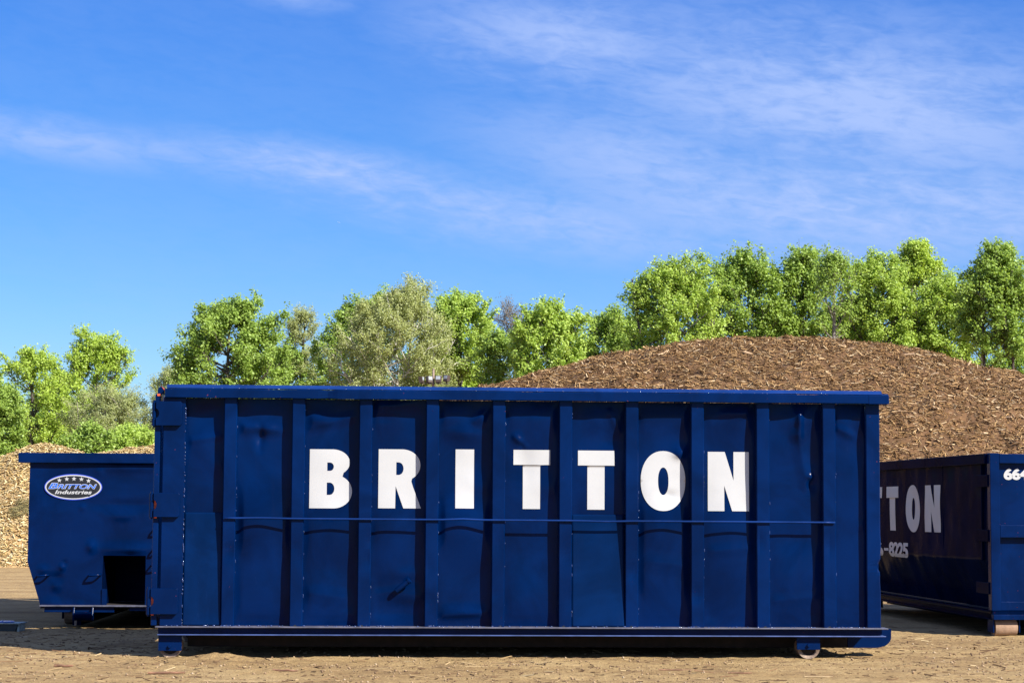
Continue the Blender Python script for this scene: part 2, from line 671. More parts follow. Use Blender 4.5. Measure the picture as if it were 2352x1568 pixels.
# ================================================================== the long dumpster in front
o0 = gnd(1190, 1511)
FM = Frame((o0.x, o0.y, 0), R(3.3))
root = empty('roll_off_dumpster', FM)
tag(root, 'long navy blue roll-off dumpster with large white letters along its ribbed side', 'dumpster', 'blue roll-off dumpsters in the yard')
L = FM.loc
D = 0.10                      # depth of the ribs
PR = 0.046                    # the rail stands proud of the ribs
xL = L(351, 1180)[0]
xPostA, xPostB = L(371, 1180)[0], L(422, 1180)[0]
xR = L(2024, 1180)[0]
zBase = L(1190, 1439)[1]       # top of base channel
zBaseB = L(1190, 1459.5)[1]
zRailB = L(1190, 919.5)[1]
zRailT = L(1190, 899.5)[1]
zCap = L(1190, 890)[1]
W = 2.3
ribs_px = [511, 668, 823, 977, 1130, 1284, 1436.6, 1587.5, 1738, 1890.5]
rib_x = [(L(a, 1180)[0], L(a + 29.8, 1180)[0]) for a in ribs_px]
post_r = (L(1992, 1180)[0], xR)

# --- dented side sheets, one per bay
rngd = random.Random(11)
bays = [(xPostB, rib_x[0][0])] + [(rib_x[i][1], rib_x[i + 1][0]) for i in range(9)] + [(rib_x[9][1], post_r[0])]
DENTS = []     # (px, py, rx, rz, amount toward camera)
for (px, py, rx, rz, am) in [
        (590, 1205, .22, .30, .026), (1060, 1205, .22, .26, .028), (1520, 1210, .22, .30, .024), (1680, 1200, .2, .35, .008), (760, 1215, .2, .3, .010), (900, 1212, .2, .3, .008),
        (598, 1003, .05, .07, -.012), (615, 985, .10, .06, .012), (560, 985, .12, .05, .010), (735, 965, .12, .05, .012), (880, 930, .15, .03, .012),
        (1105, 962, .05, .06, .010), (1190, 1010, .05, .06, .008), (1200, 1022, .03, .03, -.007), (1560, 1040, .06, .06, .010), (1700, 950, .08, .04, .012), (1835, 965, .03, .14, .016),
        (1862, 1112, .04, .05, -.014), (1860, 1095, .03, .03, .012), (1945, 990, .08, .10, .010), (940, 1370, .16, .06, .010), (1060, 1405, .2, .05, .012),
        (470, 1020, .10, .12, .012), (600, 1370, .2, .3, .010), (755, 1350, .2, .4, .010), (1210, 1380, .2, .25, .010), (1520, 1330, .2, .3, .012), (1680, 1300, .2, .4, .010), (1830, 1320, .2, .4, .012),
        (905, 1400, .2, .2, -.010), (1060, 1290, .2, .25, -.008), (1370, 960, .1, .1, .008), (1400, 1010, .08, .08, -.006)]:
    x, z = L(px, py, D)
    DENTS.append((x, z, rx, rz, am))
for i in range(60):
    DENTS.append((rngd.uniform(xPostB, xR), rngd.uniform(zBase, zRailB), rngd.uniform(.05, .2), rngd.uniform(.04, .22), rngd.uniform(-.008, .008)))


CREASE = []    # sharp folds: a line on the sheet, half width, amount
for (xa, ya, xb, yb, wd, am) in [(1838, 925, 1832, 1000, .10, .022), (1832, 1000, 1852, 1110, .09, .016), (1092, 968, 1122, 940, .06, .016), (1183, 1003, 1206, 1024, .045, .014), (598, 978, 597, 1032, .05, -.010),
                                 (705, 985, 805, 958, .07, .012), (440, 1012, 506, 1000, .05, .010), (858, 930, 948, 922, .05, .012), (1400, 945, 1420, 990, .05, .010), (1660, 950, 1715, 942, .06, .012),
                                 (1558, 1045, 1578, 1030, .05, .014), (700, 1360, 790, 1372, .10, .008), (1012, 1415, 1100, 1408, .05, .012), (870, 1362, 950, 1350, .08, .009), (1500, 1290, 1575, 1300, .12, .009),
                                 (1925, 985, 1955, 1000, .06, .012), (548, 975, 640, 988, .06, .011), (1640, 1265, 1730, 1258, .08, .008), (1780, 1380, 1870, 1370, .08, .008)]:
    CREASE.append((L(xa, ya, D), L(xb, yb, D), wd, am))


def bay_of(x):
    for a, b in bays:
        if a - .02 <= x <= b + .02:
            return a, b
    return bays[0]


def side_y(X, Z, a, b):
    X = np.asarray(X, float)
    Z = np.asarray(Z, float)
    u = np.clip((X - a) / (b - a), 0, 1)
    w = np.clip((Z - zBase) / (zRailB - zBase), 0, 1)
    edge = np.clip(np.minimum(u, 1 - u) / .16, 0, 1)
    edge = edge * edge * (3 - 2 * edge)
    ew = np.clip(np.minimum(w, 1 - w) / .05, 0, 1)
    y = np.zeros_like(X)
    for (x, z, rx, rz, am) in DENTS:
        y = y - 1.9 * am * np.exp(-((X - x) / rx) ** 2 - ((Z - z) / rz) ** 2)
    for (p0, p1, wd, am) in CREASE:
        ax_, az_ = p1[0] - p0[0], p1[1] - p0[1]
        tt = np.clip(((X - p0[0]) * ax_ + (Z - p0[1]) * az_) / (ax_ ** 2 + az_ ** 2), 0, 1)
        dd = np.hypot(X - p0[0] - tt * ax_, Z - p0[1] - tt * az_)
        y = y - am * np.clip(1 - dd / wd, 0, 1) ** 1.3
    y = y - 0.016 * np.exp(-((w - .93) / .06) ** 2) * (0.4 + fbm(X * 3.1, Z * .5, 2, 31))
    y = y + 0.003 * fbm(X * 2.2, Z * 2.6, 3, 77)
    return D + y * edge * ew


patches = {0: (1176, .02, .078), 6: (1181, .012, .085)}
for i, (a, b) in enumerate(bays):
    nxs = max(10, int((b - a) / .012))
    xsb = np.linspace(a - .004, b + .004, nxs)
    zsb = np.linspace(zBase, zRailB, 150)
    grid_part('side_panel', xsb, zsb, lambda X, Z, a=a, b=b: side_y(X, Z, a, b), NAVY, root)
    if i in patches:
        zt = L((420 + 510) / 2 if i == 0 else 1376, patches[i][0], D)[1]
        zb2 = zBase + .002

        def fy(X, Z, i=i, zt=zt, zb2=zb2, a=a, b=b):
            t = np.clip((zt - Z) / (zt - zb2), 0, 1)
            s0, s1 = patches[i][1], patches[i][2]
            return D - (s0 + (s1 - s0) * t ** .8) - .005 * fbm(X * 4, Z * 2.5, 3, 5 + i) * (0.3 + t)
        pl = grid_part('patch_plate', np.linspace(a + .002, b - .002, 22), np.linspace(zb2, zt, 60), fy, NAVY_PLATE, root)
        sol = pl.modifiers.new('thick', 'SOLIDIFY')
        sol.thickness = .012
        sol.offset = -1
        pl['label'] = 'repair plate welded over the lower sheet, sky sheen in its paint'

# --- ribs
for i, (a, b) in enumerate(rib_x):
    rr = random.Random(i)
    xs_ = np.linspace(a, b, 7)
    zs_ = np.linspace(zBase + .001, zRailB, 60)
    dz = [L(0, py)[1] for py in (1345, 1400, 1300)]
    dent = [(rr.uniform(a, b), zBase + rr.uniform(.25, .8), rr.uniform(.03, .08), rr.uniform(.05, .12), rr.uniform(.004, .012)) for k in range(2)]

    def fy(X, Z, dent=dent, a=a, b=b):
        y = np.zeros_like(X)
        for (x, z, rx, rz, am) in dent:
            y += am * np.exp(-((X - x) / rx) ** 2 - ((Z - z) / rz) ** 2)
        e = np.minimum(X - a, b - X)
        y += np.where(e < .001, .008, 0)
        return y
    xs_ = np.array([a, a + .007, a + .03, (a + b) / 2, b - .03, b - .007, b])
    m = MB()
    Xg, Zg = np.meshgrid(xs_, zs_)
    Yg = fy(Xg, Zg)
    nxx = len(xs_)
    vs = [(Xg[j, k], Yg[j, k], Zg[j, k]) for j in range(len(zs_)) for k in range(nxx)]
    fsx = [(j * nxx + k, j * nxx + k + 1, (j + 1) * nxx + k + 1, (j + 1) * nxx + k) for j in range(len(zs_) - 1) for k in range(nxx - 1)]
    o_ = len(vs)
    for j in range(len(zs_)):
        vs.append((a, D + .02, zs_[j]))
        vs.append((b, D + .02, zs_[j]))
    for j in range(len(zs_) - 1):
        fsx.append((o_ + 2 * j, j * nxx, (j + 1) * nxx, o_ + 2 * j + 2))
        fsx.append((j * nxx + nxx - 1, o_ + 2 * j + 1, o_ + 2 * j + 3, (j + 1) * nxx + nxx - 1))
    m.add(vs, fsx)
    m.build('rib', NAVY_RAIL, root)

# --- corner posts
MB().box(xPostA, xPostB, 0, .14, zBase + .001, zRailB).build('corner_post', NAVY_RAIL, root, .006)
# right post with a buckle in its outer edge
zs_ = np.linspace(zBase + .001, zRailB, 70)
zk = L(2015, 1300)[1]
zk2 = L(2015, 1250)[1]
m = MB()
vs = []
for z in zs_:
    e = -.030 * math.exp(-((z - zk) / .035) ** 2) + .006 * math.exp(-((z - zk2) / .05) ** 2) - .006 * math.exp(-((z - zk + .12) / .09) ** 2)
    y = .030 * math.exp(-((z - zk) / .04) ** 2)
    vs += [(post_r[0], .05, z), (post_r[0], .042, z), (post_r[0] + .008, .036, z), (xR - .03, .036 + y * .3, z), (xR - .008 + e, .036 + y, z), (xR + e, .044 + y, z), (xR, .2, z)]
k7 = 7
m.add(vs, [(j * k7 + k, j * k7 + k + 1, (j + 1) * k7 + k + 1, (j + 1) * k7 + k) for j in range(len(zs_) - 1) for k in range(6)])
m.build('corner_post', NAVY_RAIL, root, smooth=False)

# --- top rail: tube with a sloped cap plate, with knocks
xr0, xr1 = L(379, 903, -PR)[0], L(2041, 915, -PR)[0]
nseg = 150
xsr = np.linspace(xr0, xr1, nseg)
knocks = [(L(755, 905)[0], .06, .016), (L(790, 905)[0], .1, -.006), (L(640, 905)[0], .2, .005), (L(1160, 905)[0], .3, .006), (L(1850, 915)[0], .12, .008), (L(1960, 915)[0], .1, .006)]
prof = [(-PR, zRailB), (-PR, zRailT - .008), (-PR + .006, zRailT), (.075, zRailT), (.075, zRailB)]
m = MB()
vs = []
for x in xsr:
    k = sum(am * math.exp(-((x - cx) / w) ** 2) for cx, w, am in knocks)
    k += .0025 * math.sin(x * 5.1) + .0015 * math.sin(x * 13.7)
    for j, (y, z) in enumerate(prof):
        vs.append((x, y + (k if j in (0, 1, 2) else 0), z + (-k * .5 if j in (1, 2) else k * .4 if j == 0 else 0)))
np_ = len(prof)
fsr = [(i * np_ + j, i * np_ + (j + 1) % np_, (i + 1) * np_ + (j + 1) % np_, (i + 1) * np_ + j) for i in range(nseg - 1) for j in range(np_)]
fsr += [tuple(range(np_)), tuple(range((nseg - 1) * np_ + np_ - 1, (nseg - 1) * np_ - 1, -1))]
m.add(vs, fsr)
m.build('top_rail', NAVY_RAIL, root, 0, False)
m = MB()
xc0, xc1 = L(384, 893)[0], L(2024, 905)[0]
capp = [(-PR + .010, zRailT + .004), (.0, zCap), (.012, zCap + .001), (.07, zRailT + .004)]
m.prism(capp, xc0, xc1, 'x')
m.build('top_rail_cap', NAVY_SUNLIT, root, .003)
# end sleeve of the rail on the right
MB().prism([(-PR - .003, zRailB - .006), (-PR - .003, zRailT - .004), (.01, zRailT + .012), (.09, zRailT + .012), (.09, zRailB - .006)], L(1995, 915, -PR)[0], xr1 + .004, 'x').build('rail_end_sleeve', NAVY_RAIL, root, .005)

# --- base channel: web and two flanges
xb0, xb1 = L(357, 1449)[0], L(2040, 1450)[0]
tfl = .012
MB().box(xb0, xb1 - .01, -.055, .12, zBase - tfl, zBase).build('base_flange', EDGE, root, .003)
MB().box(xb0 + .02, xb1 - .03, -.045, .12, zBaseB, zBaseB + tfl * .8).build('base_flange', EDGEB, root, .003)
MB().box(xb0 + .02, xb1 - .05, .035, .05, zBaseB + tfl, zBase - tfl).build('base_web', NAVY_RAIL, root)

# --- the rest of the box: floor, far side, ends
MB().box(xb0 + .05, xR - .02, D + .06, W - .06, zBase - .03, zBase).build('floor', RUST_SHADE, root)
MB().box(xPostA, xR, W - .05, W, zBase, zRailB).build('far_side_wall', NAVY, root)
MB().box(xr0, xr1, W - .1, W + PR, zRailB, zRailT).build('top_rail', NAVY_RAIL, root, .006)
MB().box(xR - .05, xR - .005, .1, W - .05, zBase, zRailB).build('front_end_wall', NAVY, root)
MB().box(xR - .08, xr1 - .004, .0755, W - .1005, zRailB, zRailT - .003).build('end_rail', NAVY_RAIL, root, .006)
# rear door, hung on the three hinges; its edge post shows left of the gap
MB().box(xL, xPostA - .028, .006, W - .006, zBase + .004, zRailB + .03).build('door', NAVY_RAIL, root, .005)
xd0 = L(362, 905)[0]
xd1 = L(377, 905)[0]
pk = [(xd0, zRailB + .031), (xd1, zRailB + .031), (xd1, L(377, 893)[1]), (xd0 + .03, L(370, 885)[1]), (xd0, L(362, 892)[1])]
MB().prism(pk, .012, .13, 'y').build('door_corner_cap', NAVY_RAIL, root, .004)
pr = [(xd0 - .002, zRailB + .012), (xd0 + .024, zRailB + .012), (xd0 + .024, zRailB + .032), (xd0 - .002, zRailB + .032)]
MB().prism(pr, .001, .02, 'y').build('primer_patch', PRIMER, root)
pr2 = [(xd0 + .03, L(370, 887)[1] + .004), (xd1 + .004, L(377, 894)[1] + .004), (xd1 + .012, L(377, 894)[1] - .012), (xd1 - .003, L(377, 894)[1] - .004)]
MB().prism(pr2, .009, .06, 'y').build('primer_patch', PRIMER, root)

# --- hinges
for (x0, y0, x1, y1, kx) in [(358.5, 921, 417, 977, 348.5), (353, 1131, 411.5, 1187, 342), (346, 1350.5, 407.5, 1410, 335)]:
    ya = -.042
    ax, az1 = L(x0, y0, ya)
    bx, az0 = L(x1, y1, ya)
    r = .014
    zm = (az0 + az1) / 2
    notch = [(ax + .028 * math.sin(t), zm + .042 * math.cos(t)) for t in [math.pi * k / 8 for k in range(9)]]
    poly = [(ax, az0), (bx - r, az0), (bx, az0 + r), (bx, az1 - r), (bx - r, az1), (ax, az1)] + notch
    h = MB().prism(poly, ya, -.004, 'y').build('hinge', NAVY_RAIL, root, .003)
    cxk = (L(kx, y0, ya)[0] + ax) / 2
    rk = (ax - L(kx, y0, ya)[0]) / 2
    hh = (az1 - az0) / 3
    for k in range(3):
        MB().tube([(cxk, -.008, az0 - .006 + hh * k + .003), (cxk, -.008, az0 - .006 + hh * (k + 1) - .001)], rk - (0 if k != 1 else .001), 14).build('hinge_knuckle', NAVY_RAIL, h, smooth=False)
    MB().tube([(cxk, -.008, az0 - .018), (cxk, -.008, az1 + .012)], rk * .55, 10).build('hinge_pin', NAVY_RAIL, h)
    if y0 > 1000:
        MB().box(ax + .002, ax + .026, -.0035, .0045, az0 - .012, az1 - .05).build('hinge_backing', PRIMER, h)

# --- letters
spec = [('B', 713, 808, 1031, 1167), ('R', 871, 966, 1031, 1167), ('I', 1047.5, 1088, 1031.5, 1167), ('T', 1179.5, 1263, 1032.5, 1168.5),
        ('T', 1327.5, 1411, 1034, 1170), ('O', 1471.5, 1574, 1034, 1174), ('N', 1625.5, 1720, 1037, 1173.5)]
for ch, xa, xb, ya, yb in spec:
    v, f, w = glyph_mesh(ch)
    x0, z1 = L(xa + (-1 if ch in 'BRI' else 0), ya + (3.5 if ch == 'O' else 0), D)
    x1, z0 = L(xb, yb - (3.5 if ch == 'O' else 0), D)
    a, b = bay_of((x0 + x1) / 2)
    P = np.array([(x0 + u / w * (x1 - x0), z0 + q * (z1 - z0)) for u, q in v])
    yy = side_y(P[:, 0], P[:, 1], a, b) - .0045
    m = MB()
    m.add([(P[i, 0], yy[i], P[i, 1]) for i in range(len(v))], f)
    o = m.build('letter', WHITE, root, smooth=True)
    o['label'] = 'white letter ' + ch

# --- slightly bent rod welded across the ribs
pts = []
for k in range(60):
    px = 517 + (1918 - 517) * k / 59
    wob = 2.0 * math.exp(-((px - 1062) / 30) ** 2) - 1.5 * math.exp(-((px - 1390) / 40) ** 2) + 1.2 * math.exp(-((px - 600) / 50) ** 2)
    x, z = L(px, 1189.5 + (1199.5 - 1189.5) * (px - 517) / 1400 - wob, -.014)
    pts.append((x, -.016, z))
MB().tube(pts, .0095, 8).build('tie_down_rod', NAVY_SUNLIT, root, smooth=True)
# --- stub of pipe
x, z = L(925, 1344, .05)
MB().tube([(x - .058, .06, z - .048), (x + .055, .03, z + .044)], .025, 12).build('pipe_stub', NAVY_RAIL, root)
MB().tube([(x + .050, .0313, z + .040), (x + .063, .028, z + .051)], .0275, 12).build('pipe_stub_collar', NAVY_RAIL, root)

# --- small cut-outs at the rib feet and weld beads
for (a, b) in rib_x:
    mbn = MB()
    c0 = (a + b) / 2 + random.Random(int(a * 1000)).uniform(-.02, .03)
    mbn.prism([(c0 - .018, zBase + .001), (c0 + .018, zBase + .001), (c0 + .006, zBase + .014), (c0 - .006, zBase + .012)], -.0025, .004, 'y')
    mbn.build('drain_notch', BLACKV, root)
rb = random.Random(5)
mb = MB()
for k in range(70):
    z = rb.uniform(zBase, zRailB - .1)
    mb.blob((xPostB + rb.uniform(-.001, .004), -.001, z), rb.uniform(.003, .006), (1, 1, rb.uniform(1, 3)))
for (a, b) in rib_x:
    for k in range(10):
        mb.blob((b + .003, rb.uniform(.001, .05), rb.uniform(zBase, zRailB - .1)), rb.uniform(.0025, .005), (1, 1, rb.uniform(1, 4)))
for k in range(150):
    mb.blob((rb.uniform(xPostA, xR), rb.uniform(-.004, .004), zBase + rb.uniform(0, .006)), rb.uniform(.003, .007), (2, 1, 1))
for k in range(40):
    mb.blob((rb.uniform(xr0 + .05, xr1 - .1), -PR + .008, zRailT + .005), rb.uniform(.003, .006), (2, 1, 1))
tag(mb.build('weld_bead', BEAD, root, smooth=True), kind='stuff')

# --- long skids below, with a curved nose on the right, and cross members
xs0 = xb0 + .25
for (ya, yb) in ((.42, .50), (W - .52, W - .44)):
    zc0 = L(2010, 1487, ya)[1]
    zc1 = zBase - .004
    xn = L(2047, 1460, ya)[0]
    zt_ = L(2040, 1443.5, ya)[1]
    rad = .11
    nose = [(xs0, zc0), (xn - rad * 1.4, zc0)] + [(xn - rad * 1.4 + rad * 1.4 * math.sin(t), zc0 + rad - rad * math.cos(t)) for t in [math.pi / 2 * k / 8 for k in range(1, 9)]] + [(xn, zt_), (xs0, zt_)]
    xsp = xn - .42
    MB().box(xs0, xsp, ya, yb, zc0, zt_).build('skid_rail', RUST_SHADE, root, .003)
    nose = [(xsp + .001 if i in (0,) or i == len(nose) - 1 else u, q) for i, (u, q) in enumerate(nose)]
    MB().prism(nose, ya - .004, yb + .004, 'y').build('skid_nose', NAVY_RAIL, root, .003)
x, z = L(2022, 1463, .42)
cm = MB()
for k in range(9):
    xx = xb0 + .5 + k * .68
    cm.box(xx, xx + .05, .12, W - .12, zBaseB + .014, zBase - .031)
for k in range(9):
    pass
cmo = cm.build('cross_member', RUST_SHADE, root)

# --- wheels
def wheel(fr, rootobj, xc, zc, r, y0, width, bracket):
    w = MB()
    ring = 28
    vs = []
    prof_ = [(r * .70, y0 + .012), (r * .86, y0 + .004), (r, y0), (r, y0 + width), (r * .7, y0 + width)]
    for k in range(ring):
        t = 2 * math.pi * k / ring
        for rr_, yy in prof_:
            vs.append((xc + rr_ * math.cos(t), yy, zc + rr_ * math.sin(t)))
    n5 = len(prof_)
    fs_ = [(k * n5 + j, ((k + 1) % ring) * n5 + j, ((k + 1) % ring) * n5 + j + 1, k * n5 + j + 1) for k in range(ring) for j in range(n5 - 1)]
    w.add(vs, fs_)
    wo_ = w.build('wheel', STEEL, rootobj)
    MB().tube([(xc, y0 + .025, zc), (xc, y0 + width - .01, zc)], r * .71, 20).build('wheel_web', RUST_SHADE, wo_)
    return wo_


for px, pyc in ((391, 1486), (1857.5, 1486)):
    y0w = .05
    xc, _ = L(px, pyc, y0w)
    r = .106
    wo_ = wheel(FM, root, xc, r - .004, r, y0w, .16, True)
    wo2 = wheel(FM, root, xc, r - .004, r, W - .05 - .16, .16, True)
    bx0, bz1 = L(px - 27.5, 1474 if px < 1000 else 1473, .02)
    bx1, bz0 = L(px + 26, 1493 if px < 1000 else 1490.5, .02)
    br = MB().box(bx0, bx1, .018, .034, bz0, zBaseB - .001).build('wheel_bracket', NAVY_RAIL, root, .003)
    MB().box(bx0 + .001, bx1 - .001, .010, .0175, bz0 - .002, bz1).build('bracket_plate', NAVY_RAIL, br, .002)
    MB().tube([((bx0 + bx1) / 2, -.012, (bz0 + bz1) / 2 + .004), ((bx0 + bx1) / 2, .012, (bz0 + bz1) / 2 + .004)], .016, 10).build('axle_bolt', NAVY_RAIL, br, .002)
    MB().box(bx0, bx1, W - .04, W - .02, bz0, zBaseB).build('wheel_bracket', NAVY_RAIL, root, .003)
MB().box(xb0 + .02, xb1 - .05, W - .06, W - .045, zBaseB, zBase - .012).build('base_web', NAVY_RAIL, root)

# ================================================================== the shorter dumpster on the left, end on
pL = gnd(286, 1442)
FL = Frame((pL.x, pL.y, 0), R(2.0))
rl = empty('roll_off_dumpster', FL)
tag(rl, 'tapered navy dumpster standing end-on with an oval company sticker', 'dumpster', 'blue roll-off dumpsters in the yard')
L2 = FL.loc
hw = L2(506, 1180)[0]
hwl = -L2(66, 1180)[0]
hw = hwl
zt1 = L2(66, 1039, -.05)[1]
zt0 = L2(66, 1062, -.05)[1]
zk_ = L2(66, 1290)[1]
zfl = L2(95, 1388)[1]
hwb = hw - (L2(95, 1388)[0] - L2(66, 1290)[0])
hx0, hz1 = L2(237, 1275)
hx1 = L2(335, 1275)[0]
LEN = 5.6


def half_w(z):
    return hw if z > zk_ else hwb + (hw - hwb) * max(0, (z - zfl)) / (zk_ - zfl)


DENT2 = []
for (px, py, rx, rz, am) in [(230, 1085, .05, .04, .012), (300, 1075, .4, .04, .015), (205, 1140, .05, .02, .012), (280, 1185, .12, .05, .02), (290, 1158, .3, .05, -.015), (190, 1165, .03, .03, .012),
                             (210, 1255, .05, .06, .03), (285, 1262, .22, .06, .03), (300, 1273, .1, .03, -.03), (100, 1308, .06, .04, .018), (143, 1302, .03, .03, .025), (148, 1292, .02, .02, -.014),
                             (128, 1345, .05, .05, .02), (130, 1325, .06, .04, -.02), (185, 1390, .04, .04, .014), (120, 1385, .1, .06, .012), (150, 1180, .5, .3, .012), (240, 1330, .06, .2, -.01)]:
    x, z = L2(px, py)
    DENT2.append((x, z, rx, rz, am))


def end_y(X, Z):
    y = .004 * fbm(np.asarray(X) * 2.3, np.asarray(Z) * 2.3, 3, 12)
    for (x, z, rx, rz, am) in DENT2:
        y = y - am * np.exp(-((X - x) / rx) ** 2 - ((Z - z) / rz) ** 2)
    return y


# sheet with the rope-hook opening cut out
us = np.unique(np.concatenate([np.linspace(-1, hx0 / hw, 46), np.linspace(hx0 / hw, hx1 / hw, 14), np.linspace(hx1 / hw, 1, 40)]))
zs_ = np.unique(np.concatenate([np.linspace(zfl, hz1, 26), np.linspace(hz1, zk_ + .001, 6), np.linspace(zk_, zt0 + .01, 50)])) if hz1 < zk_ else np.unique(np.concatenate([np.linspace(zfl, zk_, 24), np.linspace(zk_, hz1, 5), np.linspace(hz1, zt0 + .01, 50)]))
Ug, Zg = np.meshgrid(us, zs_)
Wg = np.vectorize(half_w)(Zg)
Xg = np.where((Ug * hw < hx0 - 1e-4), hx0 + (Ug - hx0 / hw) / (-1 - hx0 / hw) * (-Wg - hx0), np.where(Ug * hw > hx1 + 1e-4, hx1 + (Ug - hx1 / hw) / (1 - hx1 / hw) * (Wg - hx1), Ug * hw))
Yg = end_y(Xg, Zg)
nxx = len(us)
fsx = []
for j in range(len(zs_) - 1):
    for i in range(nxx - 1):
        uc = (us[i] + us[i + 1]) / 2 * hw
        zc = (zs_[j] + zs_[j + 1]) / 2
        if hx0 < uc < hx1 and zc < hz1:
            continue
        a = j * nxx + i
        fsx += [a, a + 1, a + nxx + 1, a + nxx]
raw_mesh('end_panel', np.stack([Xg, Yg, Zg], -1).reshape(-1, 3), fsx, 4, NAVY, rl, True)
# tunnel behind the opening
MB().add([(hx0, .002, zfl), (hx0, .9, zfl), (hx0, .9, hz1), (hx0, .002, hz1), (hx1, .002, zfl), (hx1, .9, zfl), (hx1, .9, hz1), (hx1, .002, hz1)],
         [(0, 1, 2, 3), (4, 7, 6, 5), (3, 2, 6, 7), (1, 5, 6, 2)]).build('hook_pocket', NAVY_SHADE, rl)
MB().box(hx0 - .005, hx0 + .05, -.012, .012, zfl, zfl + .18).build('pocket_gusset', NAVY_RAIL, rl, .003)
# long sides: one per side, folded
for s in (-1, 1):
    poly = [(s * hwb, zfl), (s * hw, zk_), (s * hw, zt0), (s * (hw - .01), zt0), (s * (hw - .01), zk_ + .003), (s * (hwb - .01), zfl)]
    MB().prism(poly, .006, LEN, 'y').build('side_panel', NAVY, rl)
rx = L2(42, 1050, -.05)[0]
MB().box(rx, -rx, -.055, .07, zt0, zt1).build('top_rail', NAVY_RAIL, rl, .006)
for s in (-1, 1):
    MB().box(*sorted((s * (hw - .02), s * -rx)), .0705, LEN, zt0, zt1 - .002).build('top_rail', NAVY_RAIL, rl, .006)
MB().box(rx, -rx, LEN, LEN + .1, zt0, zt1).build('top_rail', NAVY_RAIL, rl, .006)
MB().box(-hwb, hwb, LEN - .02, LEN + .02, zfl, zt0).build('far_end_panel', NAVY, rl)
MB().box(-hwb, hwb, .01, LEN, zfl - .04, zfl - .001).build('floor', RUST_SHADE, rl)
# sill: flange and beam, notched under the pocket
sx0, sz1 = L2(90, 1389, -.12)
sx1 = -sx0
zb0 = L2(95, 1405, -.09)[1]
MB().box(sx0, sx1, -.12, .05, zfl - .014, zfl).build('sill_flange', EDGE, rl, .003)
n0 = L2(262, 1395, -.09)[0]
n1 = L2(297, 1395, -.09)[0]
MB().box(sx0 + .05, n0, -.085, -.03, zb0, zfl - .0145).build('sill_beam', NAVY_RAIL, rl, .004)
MB().box(n1, sx1 - .05, -.085, -.03, zb0 + .02, zfl - .0145).build('sill_beam', NAVY_RAIL, rl, .004)
# roller with its ears under the sill
ex0, _ = L2(170, 1400, -.12)
ex1, _ = L2(213, 1400, -.12)
for xx in (ex0, ex1):
    MB().prism([(-.16, zfl - .16), (-.1, zfl - .165), (-.086, zfl - .02), (-.13, zfl - .02), (-.165, zfl - .10)], xx - .008, xx + .008, 'x').build('roller_ear', NAVY_RAIL, rl, .002)
MB().tube([(ex0 + .01, -.135, zfl - .12), (ex1 - .01, -.135, zfl - .12)], .05, 14).build('nose_roller', NAVY_SHADE, rl)
MB().tube([(ex0 + .03, -.17, zfl - .22), (ex0 + .03, -.165, zfl - .165)], .014, 8).build('hanging_pin', STEEL, rl)
for xx in (-.55, .55):
    MB().box(xx - .05, xx + .05, .1, LEN - .1, zfl - .23, zfl - .041).build('skid_rail', NAVY_SHADE, rl)
for xx in (-.72, .72):
    for yy in (.9, LEN - .6):
        w = MB().tube([(xx - .1, yy, .1), (xx + .1, yy, .1)], .1, 18).build('wheel', STEEL, rl)
        MB().box(xx - .13, xx - .11, yy - .08, yy + .08, .06, zfl - .04).build('wheel_bracket', NAVY_SHADE, w)
        MB().box(xx + .11, xx + .13, yy - .08, yy + .08, .06, zfl - .04).build('wheel_bracket', NAVY_SHADE, w)
# climbing rungs
for (pa, pb, py) in ((84, 110, 1322), (202, 230, 1321), (352, 372, 1215), (350, 366, 1262), (346, 368, 1298)):
    x0, z = L2(pa, py, -.07)
    x1, _ = L2(pb, py, -.07)
    MB().tube([(x0 + .005, .01, z + .01), (x0 + .005, -.05, z), (x0 + .02, -.075, z - .003), (x0 + .06, -.078, z + .002), (x1 - .02, -.075, z + .008), (x1 - .004, -.05, z + .008), (x1 - .002, .01, z + .008)], .011, 7).build('rung', NAVY_RAIL, rl, smooth=True)
# oval sticker
ecx, ecz = L2(169, 1118)
ea = L2(235.5, 1118)[0] - ecx
eb = ecz - L2(169, 1148)[1]


def decal(name, poly_loops, off, mat, parent, faces=None):
    if faces is None:
        loops = [[Vector((x, z, 0)) for x, z in l] for l in poly_loops]
        flat = [q for l in loops for q in l]
        fcs = [tuple(t) for t in tessellate_polygon(loops)]
    else:
        flat = [Vector((x, z, 0)) for x, z in poly_loops]
        fcs = faces
    P = np.array([(q.x, q.y) for q in flat])
    ybase = float(end_y(np.array([ecx]), np.array([ecz]))[0])
    m = MB()
    m.add([(P[i, 0], ybase - off, P[i, 1]) for i in range(len(P))], fcs)
    return m.build(name, mat, parent)


def ell(ka, kb, n=56):
    return [(ecx + ea * ka * math.cos(2 * math.pi * i / n), ecz + eb * kb * math.sin(2 * math.pi * i / n)) for i in range(n)]


st = decal('sticker', [ell(1, 1)], .010, RIMBLUE, rl)
st['label'] = 'oval black sticker with five stars and company name'
decal('sticker_white_rim', [ell(.972, .935)], .0112, WHITE, st)
decal('sticker_black_field', [ell(.925, .85)], .0124, BLACKV, st)
sx = lambda u: ecx + (u - 1135) / 915 * ea
sz = lambda q: ecz - (q - 612) / 425 * eb
for (u, q) in ((690, 395), (925, 352), (1152, 342), (1388, 355), (1612, 405)):
    pts = []
    for k in range(10):
        rr_ = 80 if k % 2 == 0 else 33
        t = math.pi / 2 + k * math.pi / 5
        pts.append((sx(u + rr_ * math.cos(t)), sz(q - rr_ * math.sin(t))))
    decal('star', [pts], .0136, WHITE, st)
v, f = text_mesh('Industries', 1, .028, .28, 1.02)
decal('sticker_word', fit_text(v, sx(555), sx(1725), sz(840), sz(712)), .0136, WHITE, st, f)
